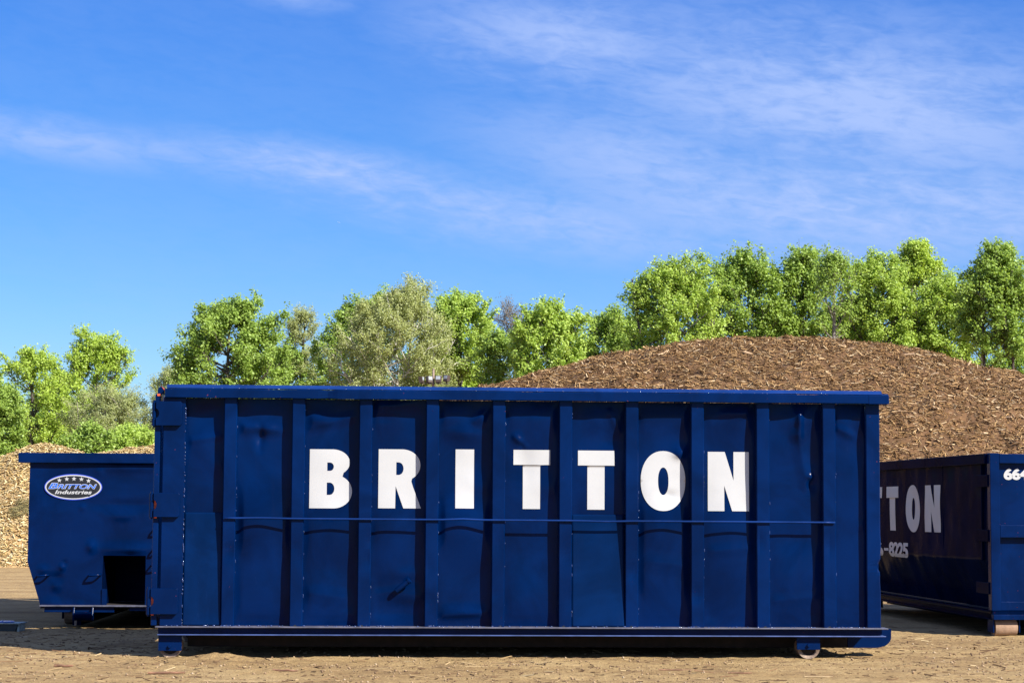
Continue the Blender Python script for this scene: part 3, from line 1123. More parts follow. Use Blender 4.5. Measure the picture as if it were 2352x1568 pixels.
for (off, dpt, mat_, grow) in ((.05, .0136, WHITE, 14), (.012, .0148, LOGOBLUE, 0)):
    v, f = text_mesh('B', 1, off, .3)
    decal('sticker_word', fit_text(v, sx(352 - grow), sx(652 + grow), sz(664 + grow), sz(488 - grow)), dpt, mat_, st, f)
    v, f = text_mesh('RITTON', 1, off, .3, .98)
    decal('sticker_word', fit_text(v, sx(636 - grow), sx(1870 + grow), sz(664 + grow), sz(525 - grow)), dpt + .0003, mat_, st, f)

# ================================================================== the dumpster on the right, turned towards the camera
pR = gnd(2279, 1462)
FR = Frame((pR.x, pR.y, 0), R(5.1))
rr0 = empty('roll_off_dumpster', FR)
tag(rr0, 'navy dumpster at the right edge with number 664 on its door and shaded smooth side', 'dumpster', 'blue roll-off dumpsters in the yard')
L3 = FR.loc
LX = FR.locx
LEN3 = 6.4
W3 = 2.35
zt = L3(2279, 1040)[1]
zs1 = L3(2279, 1402)[1]
zs0 = L3(2279, 1422)[1]
xp1 = L3(2296, 1200)[0]
# smooth side sheet, gently dented
xside = .03


zk3 = LX(2200, 1281, xside)[1]


def side3(Yc, Z):
    y = .016 * fbm(Yc * 1.3, Z * 1.5, 3, 61) + .009 * fbm(Yc * 3.5, Z * 2.4, 2, 62)
    return xside + y + .20 * np.clip((zk3 - Z) / (zk3 - zs1), 0, 1)


ysr = np.linspace(.12, LEN3, 120)
zsr = np.unique(np.concatenate([np.linspace(zs1, zk3, 20), np.linspace(zk3, zt - .03, 34)]))
Yg, Zg = np.meshgrid(ysr, zsr)
Xg = side3(Yg, Zg)
nyy = len(ysr)
fsx = []
for j in range(len(zsr) - 1):
    for i in range(nyy - 1):
        a = j * nyy + i
        fsx += [a + 1, a, a + nyy, a + nyy + 1]
raw_mesh('side_panel', np.stack([Xg, Yg, Zg], -1).reshape(-1, 3), fsx, 4, NAVY_SHADE, rr0, True)
ys_, _ = LX(2110, 1200, xside)
sm = MB().tube([(xside + .004, LX(2166, 1200, xside)[0], zk3), (xside + .004, LX(2166, 1200, xside)[0], zt - .1)], .007, 6).build('weld_seam', NAVY_SHADE, rr0)
# rail along the side
MB().box(-.03, .08, .10, LEN3, zt - .115, zt - .002).build('top_rail', NAVY_SHADE, rr0, .006)
MB().box(W3 - .08, W3 + .03, .10, LEN3, zt - .115, zt - .002).build('top_rail', NAVY_SHADE, rr0, .006)
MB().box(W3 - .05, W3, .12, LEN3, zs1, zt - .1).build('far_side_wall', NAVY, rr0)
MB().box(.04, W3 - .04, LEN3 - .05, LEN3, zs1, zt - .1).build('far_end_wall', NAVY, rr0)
MB().box(.0, W3, .05, LEN3, zs1 - .03, zs1 - .002).build('floor', RUST_SHADE, rr0)
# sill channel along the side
MB().box(-.02, .1, .06, LEN3, zs1 - .012, zs1).build('base_flange', NAVY_SHADE, rr0, .003)
MB().box(-.02, .1, .06, LEN3, zs0, zs0 + .012).build('base_flange', NAVY_SHADE, rr0, .003)
MB().box(.04, .055, .06, LEN3, zs0 + .012, zs1 - .012).build('base_web', NAVY_SHADE, rr0)
# door face: posts, beams, recessed sheet
pw = .105
MB().box(0, pw, 0, .11, zs1, zt).build('corner_post', NAVY_RAIL, rr0, .006)
MB().box(W3 - pw, W3, 0, .11, zs1, zt).build('corner_post', NAVY_RAIL, rr0, .006)
zb1 = L3(2310, 1041)[1]
zb2 = L3(2310, 1061)[1]
MB().box(pw + .001, W3 - pw - .001, .002, .09, zb2 - .012, zb1 - .004).build('door_top_beam', NAVY_RAIL, rr0, .006)
zm1 = L3(2310, 1205)[1]
zm0 = L3(2310, 1234)[1]
MB().box(pw + .001, W3 - pw - .001, .004, .075, zm0, zm1).build('door_cross_beam', NAVY_RAIL, rr0, .006)
zl1 = L3(2310, 1381)[1]
MB().box(pw + .001, W3 - pw - .001, .015, .08, zs1 + .001, zl1).build('door_bottom_beam', NAVY_RAIL, rr0, .006)
grid_part('door_panel', np.linspace(pw - .01, W3 - pw + .01, 60), np.linspace(zs1, zt - .02, 60), lambda X, Z: .072 + .006 * fbm(X * 2, Z * 2, 3, 88), NAVY_RAIL, rr0)
MB().box(.01, W3, -.03, .05, zs0 - .002, zs0 + .055).build('rear_sill', NAVY_RAIL, rr0, .004)
MB().box(.01, W3, .0, .05, zs0 + .0555, zs1 - .002).build('rear_sill_web', NAVY_SHADE, rr0)
# number
nx0, nz1 = L3(2305, 1074.5, .066)
nx1, nz0 = L3(2305 + 58, 1102, .066)
v, f = text_mesh('664', 1, .05, 0, .92)
q = fit_text(v, nx0, nx1, nz0, nz1)
m = MB()
m.add([(a, .064, b) for a, b in q], f)
m.build('door_number', WHITE, rr0)['label'] = 'white number 664'
# letters on the shaded side: they run from far to near
yN, zN1 = LX(2160, 1113, xside)
_, zN0 = LX(2160, 1222, xside)
hN = zN1 - zN0
sidespec = [('N', 2126, 2161), ('O', 2082, 2113), ('T', 2039, 2065), ('T', 1990, 2027), ]
for ch, pa, pb in sidespec:
    v, f, w = glyph_mesh(ch)
    ya, _ = LX(pa, 1170, xside)      # far end (left in the picture)
    yb, _ = LX(pb, 1170, xside)
    P = np.array([(ya + u / w * (yb - ya), zN0 + s * hN) for u, s in v])
    xx = side3(P[:, 0], P[:, 1]) - .005
    m = MB()
    m.add([(xx[i], P[i, 0], P[i, 1]) for i in range(len(v))], f)
    m.build('letter', WHITE, rr0, smooth=True)['label'] = 'white letter %s in shade' % ch
y1_, zp1 = LX(2087, 1246, xside)
_, zp0 = LX(2087, 1281, xside)
for body, pa, pb, cz in (('8225', 2041, 2087, 0), ('-', 2030, 2040, .5), ('6', 2012, 2028, 0)):
    v, f = text_mesh(body, 1, .045, 0, .9)
    ya, _ = LX(pa, 1262, xside)
    yb, _ = LX(pb, 1262, xside)
    if body == '-':
        hgt = zp1 - zp0
        q = fit_text(v, ya, yb, zp0 + hgt * .38, zp0 + hgt * .56)
    else:
        q = fit_text(v, ya, yb, zp0, zp1)
    A = np.array(q)
    xx = side3(A[:, 0], A[:, 1]) - .005
    m = MB()
    m.add([(float(xx[i]), A[i, 0], A[i, 1]) for i in range(len(q))], f)
    m.build('phone_number', WHITE, rr0)['label'] = 'pale phone number digits'
# hinge plates at the near end of the side
for (py0, py1) in ((1090, 1118), (1215, 1243), (1335, 1362)):
    z1_ = LX(2255, py0, -.01)[1]
    z0_ = LX(2255, py1, -.01)[1]
    MB().box(-.012, .035, .06, .50, z0_, z1_).build('hinge', NAVY_SHADE, rr0, .004)
MB().box(-.004, .05, .30, .34, zk3, zt - .12).build('side_stiffener', NAVY_SHADE, rr0, .004)
# rollers
rz = .098
rx0, _ = L3(2289, 1450)
rx1, _ = L3(2340, 1450)
for (xa, xb) in ((rx0, rx1), (W3 - rx1, W3 - rx0)):
    for yy in (.12, LEN3 - .7):
        w = MB().tube([(xa, yy, rz), (xb, yy, rz)], .1, 26).build('wheel', ROLLER, rr0, .004)
        for xx in (xa - .028, xb + .014):
            MB().box(xx, xx + .014, yy - .09, yy + .10, .045, zs0 - .003).build('wheel_bracket', NAVY_RAIL, w, .002)
for xx in (.6, W3 - .68):
    MB().box(xx, xx + .08, .12, LEN3, .07, zs1 - .031).build('skid_rail', NAVY_SHADE, rr0)

# ================================================================== low tub lying at the left edge
pt = gnd(16, 1452)
FT = Frame((pt.x, pt.y, 0), R(-4))
TUB = simple('grey_green_plastic', (0.02, 0.03, 0.03), 0.6, var=0.3)
TUBL = simple('pale_tub_edge', (0.22, 0.27, 0.25), 0.6, var=0.5, scale=25)  # paler grey-green for rim and foot
TUBB = simple('blue_lid_plastic', (0.03, 0.12, 0.45), 0.25, var=0.1)
rt = empty('plastic_tub', FT)
rt.scale = (.85, .85, 1.0)
tag(rt, 'low grey-green plastic tub with round blue lid at the left edge', 'tub')
m = MB()
m.prism([(-.20, .0), (.10, .0), (.14, .09), (-.24, .09)], 0, .28, 'y')
m.build('tub_body', TUB, rt, .008)
MB().box(-.26, .165, -.02, .30, .0905, .105).build('tub_rim', TUBL, rt, .004)
MB().prism([(.115, 0.0), (.15, 0.0), (.155, .09), (.13, .09)], .02, .26, 'y').build('tub_foot', TUBL, rt, .004)
MB().tube([(-.07, .13, .106), (-.07, .13, .118)], .12, 24).build('round_lid', TUBB, rt, .003)
MB().tube([(-.085, .06, .1185), (-.085, .06, .132)], .012, 8).build('lid_knob', WHITE, rt)

# ================================================================== heaps of chips
def chip_mat(name, stops, rough=0.85):
    m, n, p = new_mat(name)
    geo = n.n('ShaderNodeNewGeometry')
    c = n.ramp(geo.outputs['Random Per Island'], stops)
    tcn = n.n('ShaderNodeTexCoord')
    big = n.noise(tcn.outputs['Object'], 0.9, 4, 0.6)
    c = n.mix(n.maprange(big, 0.35, 0.7, 0.0, 0.2), c, stops[1][1] + (1,))
    n.link(c, p.inputs['Base Color'])
    p.inputs['Roughness'].default_value = rough
    p.inputs['Specular IOR Level'].default_value = 0.25
    return m


MULCH = chip_mat('mulch_chips', [(0.0, (0.04, 0.018, 0.006)), (0.25, (0.19, 0.098, 0.036)), (0.55, (0.37, 0.212, 0.085)), (0.85, (0.57, 0.365, 0.165)), (1.0, (0.74, 0.57, 0.35))])
MULCHB = simple('mulch_dark_bed', (0.11, 0.055, 0.021), 0.95, var=0.4, scale=9, bump=0.6, bscale=40)
PALE = chip_mat('pale_wood_chips', [(0.0, (0.24, 0.14, 0.045)), (0.3, (0.48, 0.325, 0.125)), (0.65, (0.64, 0.475, 0.215)), (1.0, (0.80, 0.68, 0.42))])
PALEB = simple('pale_chip_bed', (0.36, 0.225, 0.095), 0.95, var=0.4, scale=9, bump=0.6, bscale=40)


def chips_on(hf, n, xr, yr, lmin, lmax, wr, seed, name, mat, parent, lift=0.004, wsel=None):
    rng = np.random.default_rng(seed)
    x = rng.uniform(xr[0], xr[1], n)
    y = rng.uniform(yr[0], yr[1], n)
    z = hf(x, y)
    ok = z > .03
    if wsel is not None:
        ok &= wsel(x, y)
    x, y, z = x[ok], y[ok], z[ok]
    n = len(x)
    e = .05
    dx = (hf(x + e, y) - hf(x - e, y)) / (2 * e)
    dy = (hf(x, y + e) - hf(x, y - e)) / (2 * e)
    N = np.stack([-dx, -dy, np.ones(n)], -1)
    N /= np.linalg.norm(N, axis=1, keepdims=True)
    N = N + rng.normal(0, .45, (n, 3))
    N /= np.linalg.norm(N, axis=1, keepdims=True)
    # chips tend to lie across the slope
    T = np.stack([np.cos(t := rng.normal(0, 0.9, n)), np.sin(t), np.zeros(n)], -1)
    T -= N * np.sum(T * N, 1, keepdims=True)
    T /= np.linalg.norm(T, axis=1, keepdims=True)
    B = np.cross(N, T)
    ln = (lmin + (lmax - lmin) * rng.random(n) ** 2.2)[:, None] / 2
    wd = ln * rng.uniform(wr[0], wr[1], n)[:, None]
    th = wd * rng.uniform(.25, .6, n)[:, None]
    C = np.stack([x, y, z + lift + rng.uniform(-.01, .035, n)], -1)
    tp = rng.uniform(.3, 1.0, n)[:, None]
    v = np.empty((n, 6, 3))
    v[:, 0] = C - T * ln - B * wd
    v[:, 1] = C - T * ln + B * wd
    v[:, 2] = C - T * ln * .9 + N * th
    v[:, 3] = C + T * ln - B * wd * tp
    v[:, 4] = C + T * ln + B * wd * tp
    v[:, 5] = C + T * ln * .9 + N * th * tp
    o = (np.arange(n) * 6)[:, None]
    f = np.array([[0, 3, 5, 2], [1, 2, 5, 4], [0, 1, 4, 3]])
    fs = (o[:, :, None] + f[None]).reshape(-1)
    return raw_mesh(name, v.reshape(-1, 3), fs, 4, mat, parent)


def heightfield(name, hf, x0, x1, y0, y1, step, mat, parent):
    xs = np.arange(x0, x1, step)
    ys = np.arange(y0, y1, step)
    X, Y = np.meshgrid(xs, ys)
    Z = hf(X, Y)
    nx = len(xs)
    ii, jj = np.meshgrid(np.arange(nx - 1), np.arange(len(ys) - 1))
    a = (jj * nx + ii).ravel()
    zz = Z.ravel()
    f = np.stack([a, a + 1, a + nx + 1, a + nx], -1)
    f = f[(zz[f] > -.3).any(1)]
    return raw_mesh(name, np.stack([X, Y, np.maximum(Z, -.3)], -1).reshape(-1, 3), f.ravel(), 4, mat, parent, True)


def pile_fn(crest_px, Yc, tanf, lump, seed, rnd=.16, tanb=.6):
    pts = [at_y(px, py, Yc) for px, py in crest_px]
    cx = np.array([q.x for q in pts])
    cz = np.array([q.z for q in pts])

    slr = np.random.default_rng(seed)
    slumps = [(slr.uniform(cx[3], cx[-3]), slr.uniform(.35, 1.0), slr.uniform(.25, .6), slr.uniform(.12, .3), slr.uniform(.10, .24) * lump / .3) for _ in range(34)]

    def hf(x, y):
        H = np.interp(x, cx, cz)
        # smooth the crest a little
        H = (H + np.interp(x - .35, cx, cz) + np.interp(x + .35, cx, cz)) / 3
        Hm = np.maximum(H, .05)
        d = y - Yc
        t = np.where(d < 0, -d * tanf, d * tanb) / Hm
        gg = 1 + rnd - np.sqrt(t * t + rnd * rnd)
        z = H * gg
        low = np.clip(t, 0, 1)
        z = z + lump * (0.25 + low) * fbm(x * 1.1, y * 1.1, 4, seed) + lump * (.24 + .6 * low) * fbm(x * 3.2, y * 3.2, 4, seed + 3)
        for (sx_, st_, sa, sb, sd) in slumps:
            q_ = ((x - sx_) / sa) ** 2 + ((t - st_) * Hm / tanf / sb) ** 2
            z = z - sd * np.exp(-q_ ** 2)
        return z
    return hf


YM = 23.3
mulch_h = pile_fn([(500, 1230), (700, 1150), (900, 985), (1000, 930), (1110, 890), (1200, 868), (1330, 834), (1460, 803), (1560, 791), (1660, 784), (1780, 776), (1900, 783), (2050, 789), (2120, 807),
                   (2200, 833), (2280, 851), (2352, 864), (2500, 915), (2700, 1040), (2900, 1220)], YM, .70, .30, 41)
rm = bpy.data.objects.new('mulch_pile', None)
col.objects.link(rm)
rm.location = (0, 0, 0)
tag(rm, 'big brown pile of shredded wood mulch rising behind the dumpsters', 'pile')
heightfield('pile_body', mulch_h, -6.2, 16, 15.5, 31, .12, MULCHB, rm)
tag(chips_on(mulch_h, 135000, (-1.6, 11.8), (15.9, 24.2), .03, .16, (.10, .26), 3, 'mulch_chips', MULCH, rm), kind='stuff')
# the larger single pieces that stand out
rng = random.Random(4)
base_chip = None
for k in range(110):
    px = rng.uniform(1150, 2350)
    yy = rng.uniform(16.6, 23.0)
    xx = at_y(px, 900, yy).x
    zz = float(mulch_h(np.array([xx]), np.array([yy]))[0])
    if zz < 1.2:
        continue
    if base_chip is None:
        mbx = MB()
        mbx.add([(-.10, -.016, 0), (.10, -.010, .004), (.11, .008, 0), (-.09, .014, -.004), (-.08, -.008, .014), (.09, -.004, .016), (.09, .004, .013), (-.08, .006, .012)],
                [(0, 3, 2, 1), (4, 5, 6, 7), (0, 1, 5, 4), (1, 2, 6, 5), (2, 3, 7, 6), (3, 0, 4, 7)])
        bc = mbx.build('wood_chip', simple('fresh_wood_splinter', (0.55, 0.37, 0.21), 0.8, var=0.3, scale=3), rm)
        base_chip = bc
        c_ = bc
    else:
        c_ = copy_part(base_chip, rm)
    c_.location = (xx, yy, zz + .03)
    c_.rotation_euler = (R(35) + rng.gauss(0, .2), rng.gauss(0, .3), rng.gauss(0, .8))
    s = rng.uniform(.5, 1.15)
    c_.scale = (s, s * rng.uniform(.6, 1.8), s)

YP = 48.5 - 18.7
pale_h = pile_fn([(-400, 1240), (-200, 1120), (-60, 1074), (0, 1056), (40, 1035), (75, 1022), (110, 1016), (140, 1019), (160, 1034), (200, 1050), (240, 1043), (275, 1031), (320, 1027), (350, 1025), (420, 1024), (520, 1060), (700, 1200)],
                 YP, .82, .12, 51, .10)
rp = bpy.data.objects.new('wood_chip_pile', None)
col.objects.link(rp)
tag(rp, 'pale golden pile of fresh wood chips behind the left dumpster', 'pile')
heightfield('pile_body', pale_h, -17, -3, YP - 6, YP + 5, .12, PALEB, rp)
tag(chips_on(pale_h, 42000, (-12.5, -7.3), (YP - 5, YP + .8), .05, .14, (.2, .45), 8, 'wood_chips', PALE, rp), kind='stuff')
# green clippings caught in the pale pile
GRNC = simple('dry_green_clippings', (0.30, 0.25, 0.10), 0.9, var=0.4)
pc = at_y(48, 1130, YP - 2.2)
tag(chips_on(lambda x, y: pale_h(x, y) + .05, 9000, (pc.x - .75, pc.x + .75), (YP - 3.6, YP - .8), .06, .22, (.04, .1), 18, 'green_clippings', GRNC, rp, .02,
             lambda x, y: ((x - pc.x) / .55) ** 2 + ((y - (YP - 2.2)) / .7) ** 2 < .22), kind='stuff')

# ================================================================== trees
def leaf_mat(name, c1, c2, trans=0.45):
    m = bpy.data.materials.new(name)
    m.use_nodes = True
    nt = m.node_tree
    nt.nodes.clear()
    n = NG(nt)
    geo = n.n('ShaderNodeNewGeometry')
    c = n.mix(geo.outputs['Random Per Island'], c1 + (1,), c2 + (1,))
    d = n.n('ShaderNodeBsdfPrincipled')
    d.inputs['Roughness'].default_value = 0.45
    d.inputs['Specular IOR Level'].default_value = 0.35
    n.link(c, d.inputs['Base Color'])
    t = n.n('ShaderNodeBsdfTranslucent')
    ct = n.mix(1.0, c, (1.2, 1.15, 0.7, 1), 'MULTIPLY')
    n.link(ct, t.inputs['Color'])
    mx = n.n('ShaderNodeMixShader')
    mx.inputs[0].default_value = trans
    n.link(d.outputs[0], mx.inputs[1])
    n.link(t.outputs[0], mx.inputs[2])
    out = n.n('ShaderNodeOutputMaterial')
    n.link(mx.outputs[0], out.inputs['Surface'])
    return m


LEAF = {
    'yellow': leaf_mat('leaf_yellow_green', (0.2791, 0.4036, 0.04423), (0.5183, 0.6545, 0.1254)),
    'bright': leaf_mat('leaf_bright_green', (0.2492, 0.3763, 0.05014), (0.521, 0.6545, 0.1475)),
    'mid': leaf_mat('leaf_mid_green', (0.1869, 0.2945, 0.04423), (0.4078, 0.5454, 0.118)),
    'deep': leaf_mat('leaf_deep_green', (0.1019, 0.1908, 0.0295), (0.2266, 0.349, 0.05309)),
    'olive': leaf_mat('leaf_olive_grey', (0.2718, 0.3164, 0.09832), (0.521, 0.5563, 0.2491)),
    'pale': leaf_mat('leaf_pale_grey', (0.2945, 0.349, 0.1311), (0.4984, 0.5345, 0.2491)),
    'brown': leaf_mat('leaf_bronze_bud', (0.17, 0.125, 0.06), (0.28, 0.22, 0.11)),
}
BARK = {
    'dark': simple('bark_dark', (0.075, 0.06, 0.05), 0.9, var=0.35, scale=9, bump=0.5),
    'grey': simple('bark_grey', (0.21, 0.18, 0.15), 0.9, var=0.35, scale=9, bump=0.5),
    'white': simple('bark_sycamore', (0.55, 0.51, 0.44), 0.85, var=0.35, scale=7, bump=0.3),
}


def prof_round(t):
    return np.clip(1 - (np.abs(t - .42) / .62) ** 2.6, 0, 1) ** .45


def prof_oval(t):
    return np.sqrt(np.clip(1 - ((t - .40) / .62) ** 2, 0, 1)) ** 1.1


def prof_spread(t):
    return np.clip(1.0 - .15 * t, 0, 1) * np.sqrt(np.clip(1 - ((t - .30) / .71) ** 2, 0, 1))


def make_tree(name, label, px, top, half, d, bottom=None, leaf='mid', bark='dark', seed=0, limbs=26, per=34, lsize=.10, spread=.16, profile=prof_round,
              trunk_px=None, stems=1, cat='tree', trunk_r=None, extra=(), clear=None, twigs=4, rise=.8, bare=.0):
    """trunk, ascending limbs that end on an uneven crown outline, side branches, twigs, and leaves set along the twigs"""
    rng = np.random.default_rng(seed + 1000)
    Y = d + CAM.y
    tp = at_y(px, top + 12, Y)
    w = half * 1.02 * d / F
    per = per * 1.12
    lsize *= .66
    spread *= .95
    H = tp.z
    zb = max(at_y(px, bottom if bottom else 1000, Y).z, .4)
    X0 = at_y(trunk_px if trunk_px else px, 1100, Y).x
    r = empty(name, Frame((X0, Y, 0), 0))
    tag(r, label, cat, 'trees along the back of the yard')
    cxo = at_y(px, 900, Y).x - X0
    m = MB()
    tr = trunk_r or (.05 + .012 * H)
    # leaders
    leaders = []
    for q in range(stems):
        off = (q - (stems - 1) / 2) * .25
        hs_ = (H - .35) * (1 if q == 0 else rng.uniform(.8, .95))
        us_ = np.linspace(0, 1, 10)
        ph = rng.uniform(0, 6)
        xx = off * (1 + 2.6 * us_) + cxo * us_ ** 1.2 + .10 * np.sin(us_ * 6 + ph) * us_ + (.25 * (q - (stems - 1) / 2)) * us_ ** 2
        yy = .09 * np.sin(us_ * 5 + ph * 2) * us_ + rng.normal(0, .12) * us_
        zz = -.15 + us_ * (hs_ + .15)
        rr_ = tr * (1 - .9 * us_ ** .8) / (1 if stems == 1 else 1.3) + .012
        pts = np.stack([xx, yy, zz], -1)
        m.tube([tuple(p) for p in pts], [float(v) for v in rr_], 8)
        leaders.append((pts, rr_))
    # limb ends on the crown outline
    ends = []
    for i in range(limbs):
        t = (i + rng.uniform(.2, .8)) / limbs
        t = t ** .9
        ang = i * 2.39996 + seed + rng.normal(0, .25)
        pr = float(profile(np.array(min(t, 1.0))))
        reach = w * pr * rng.uniform(.72, 1.04)
        ends.append(np.array([cxo + reach * math.cos(ang), reach * .92 * math.sin(ang), zb + t * (H - zb) * rng.uniform(.95, 1.0) - .1]))
    for q in range(4):
        fx = rng.uniform(-.55, .55)
        ends.append(np.array([cxo + fx * w, rng.uniform(-.4, .4) * w, zb + (H - zb) * (1 - .25 * fx * fx * 2) - rng.uniform(.05, .3)]))
    ends.append(np.array([cxo, 0, H - .12]))
    for (ex, ey) in extra:
        q = at_y(ex, ey, Y)
        ends.append(np.array([q.x - X0, rng.uniform(-.4, .4), q.z - .17]))
    tw_a, tw_b = [], []
    for i, e in enumerate(ends):
        pts, rads = leaders[i % len(leaders)]
        hor = math.hypot(e[0] - cxo * .6, e[1])
        zs_ = np.clip(e[2] - hor * rise - .25 * rng.random(), .12 * H, pts[-1][2] * .96)
        a0 = np.array([np.interp(zs_, pts[:, 2], pts[:, 0]), np.interp(zs_, pts[:, 2], pts[:, 1]), zs_])
        Ln = np.linalg.norm(e - a0)
        mid = a0 + (e - a0) * .5 + np.array([(e[0] - a0[0]) * .16, (e[1] - a0[1]) * .16, -.10 * Ln]) + rng.normal(0, .06 * Ln, 3)
        us_ = np.linspace(0, 1, 7)[:, None]
        lp = a0 * (1 - us_) ** 2 + mid * 2 * us_ * (1 - us_) + e * us_ ** 2 + rng.normal(0, .018 * Ln, (7, 3)) * np.sin(us_ * math.pi)
        ra = min(float(np.interp(zs_, pts[:, 2], rads)) * .62, .012 + .022 * Ln)
        m.tube([tuple(p) for p in lp], [max(.009, ra * (1 - .85 * k / 6)) for k in range(7)], 5, False)
        # side branches
        nb = 6
        for k in range(nb):
            u = .32 + .68 * (k + rng.random() * .6) / nb
            j = min(int(u * 6), 5)
            f_ = u * 6 - j
            p0 = lp[j] * (1 - f_) + lp[min(j + 1, 6)] * f_
            dirn = (lp[min(j + 1, 6)] - lp[j])
            dirn = dirn / (np.linalg.norm(dirn) + 1e-6)
            sd = rng.normal(0, 1, 3)
            sd -= dirn * sd.dot(dirn)
            sd /= np.linalg.norm(sd)
            v_ = dirn * .7 + sd * .85 + np.array([0, 0, .25])
            v_ /= np.linalg.norm(v_)
            bl = min(.24 + .20 * Ln, .78) * rng.uniform(.6, 1.15) * (1.15 - .55 * u)
            p1 = p0 + v_ * bl + np.array([0, 0, .04])
            m.tube([tuple(p0), tuple((p0 + p1) / 2 + rng.normal(0, .03, 3)), tuple(p1)], [max(.007, ra * .4), .008, .005], 4, False)
            for q in range(twigs):
                b0 = p0 + (p1 - p0) * rng.uniform(.25, 1.0)
                tv = v_ * .6 + rng.normal(0, .6, 3) + np.array([0, 0, .25])
                tv /= np.linalg.norm(tv)
                b1 = b0 + tv * rng.uniform(.18, .42)
                tw_a.append(b0)
                tw_b.append(b1)
                if q < 2:
                    m.tube([tuple(b0), tuple(b1)], [.006, .003], 3, False)
    m.build('trunk', BARK[bark], r, smooth=True)
    A_ = np.array(tw_a)
    B_ = np.array(tw_b)
    nT = len(A_)
    cnt = np.maximum(1, per * rng.gamma(2.2, 1 / 2.2, nT)).astype(int)
    if bare:
        cnt = (cnt * (rng.random(nT) > bare)).astype(int)
    idx = np.repeat(np.arange(nT), cnt)
    N = len(idx)
    u = rng.random(N)[:, None] * 1.15
    off = rng.normal(0, 1, (N, 3))
    off /= np.linalg.norm(off, axis=1, keepdims=True)
    P = A_[idx] * (1 - u) + B_[idx] * u + off * (spread * rng.random(N) ** .6)[:, None]
    ok = P[:, 2] > .25
    if clear:
        cw, cz = clear
        ok &= ~((np.abs(P[:, 0] - cxo * .3) < cw * np.clip(1.25 - P[:, 2] / cz, 0, 1)) & (P[:, 1] < .2))
    P, off = P[ok], off[ok]
    N = len(P)
    nrm = off * .5 + rng.normal(0, .5, (N, 3)) + np.array([0, 0, .35]) + np.array(to_sun) * .45
    nrm /= np.linalg.norm(nrm, axis=1, keepdims=True)
    tan = rng.normal(0, 1, (N, 3)) + np.array([0, 0, -.5])
    tan -= nrm * np.sum(tan * nrm, 1, keepdims=True)
    tan /= np.linalg.norm(tan, axis=1, keepdims=True)
    bi = np.cross(nrm, tan)
    sz_ = (lsize * rng.uniform(.6, 1.3, N))[:, None]
    v = np.empty((N, 4, 3))
    v[:, 0] = P - tan * sz_ * .55
    v[:, 1] = P + bi * sz_ * .42 + nrm * sz_ * .10
    v[:, 2] = P + tan * sz_ * .6
    v[:, 3] = P - bi * sz_ * .42 + nrm * sz_ * .10
    raw_mesh('crown', v.reshape(-1, 3), np.arange(N * 4), 4, LEAF[leaf], r)
    return r


T = make_tree
# left group
T('maple_tree', 'rounded yellow-green tree at the left edge above the pale chip pile', 70, 800, 102, 68, 1050, 'yellow', 'dark', 1, 30)
T('maple_tree', 'taller open-topped yellow-green tree just right of the leftmost tree', 215, 790, 88, 70, 1020, 'yellow', 'dark', 2, 22, extra=[(185, 765), (205, 760), (235, 772), (255, 780), (270, 800), (290, 802), (165, 800), (225, 790), (292, 815)])
T('willow_shrub', 'feathery grey-green shrub between yellow-green tree and the long dumpster', 258, 885, 95, 62, 1050, 'pale', 'grey', 3, 34, 60, .055, .15, stems=3, cat='shrub')
T('leafy_bush', 'low bright green bush just left of the hinged dumpster end', 312, 985, 55, 58, 1050, 'bright', 'dark', 4, 16, 34, .10, cat='shrub')
T('pale_tree', 'thin pale tree behind the hinged corner of the long dumpster', 388, 848, 48, 75, 1000, 'pale', 'grey', 5, 18, 40, .07)
T('leafy_bush', 'dark shaded bush at the foot of the leftmost trees', 120, 950, 95, 74, 1060, 'deep', 'dark', 6, 24, 36, .12, cat='shrub')
T('maple_tree', 'low green tree cut by the left edge of the picture', -15, 880, 70, 60, 1060, 'mid', 'dark', 26, 22)
T('leafy_bush', 'small green bush low behind the left dumpster rim', 205, 985, 62, 57, 1055, 'mid', 'dark', 27, 16, cat='shrub')
T('maple_tree', 'full green tree filling the gap between the two yellow-green trees on the left', 150, 858, 105, 76, 1050, 'mid', 'dark', 33, 34)
# middle group
T('maple_tree', 'broad dark green tree above the first three ribs of the long dumpster', 528, 692, 138, 62, 905, 'mid', 'dark', 7, 46, 32, .105, .17, prof_spread, extra=[(420, 790), (400, 832), (412, 815), (440, 760), (462, 712), (490, 702), (600, 690), (640, 712), (560, 698), (645, 740), (655, 790)], rise=.6)
T('larch_tree', 'wispy olive conifer-like tree between the dark and the deep green trees', 695, 702, 48, 72, 950, 'olive', 'dark', 8, 22, 40, .06, .12, prof_oval)
T('maple_tree', 'deep green tree partly hidden behind the pale-barked sycamore', 812, 700, 86, 67, 960, 'mid', 'dark', 9, 34, 34, .105, extra=[(860, 680), (885, 668), (830, 692)])
T('sycamore_tree', 'olive-green sycamore with white bark and a tall leaning top', 905, 676, 140, 60, 930, 'olive', 'white', 10, 56, 58, .07, .17, prof_round, trunk_px=912, extra=[(955, 642), (950, 660), (942, 672), (925, 660), (962, 650), (965, 665)], trunk_r=.17, stems=2, clear=(.4, 5.2))
T('maple_tree', 'green tree with open lower branches right of the sycamore', 1050, 674, 72, 64, 835, 'bright', 'dark', 11, 28, 34, .105, trunk_px=1068)
T('leafy_bush', 'small yellow-green bush beside the floodlight pole', 1080, 848, 36, 66, 960, 'yellow', 'dark', 12, 10, 30, .1, cat='shrub')
T('budding_tree', 'nearly bare bronze-budded tree left of the bright green tree', 1175, 684, 58, 66, 900, 'brown', 'grey', 13, 26, 9, .05, .10, prof_oval, stems=3)
T('maple_tree', 'slender green tree at the left foot of the mulch pile', 1142, 765, 40, 60, 960, 'mid', 'dark', 14, 14, 30, .1)
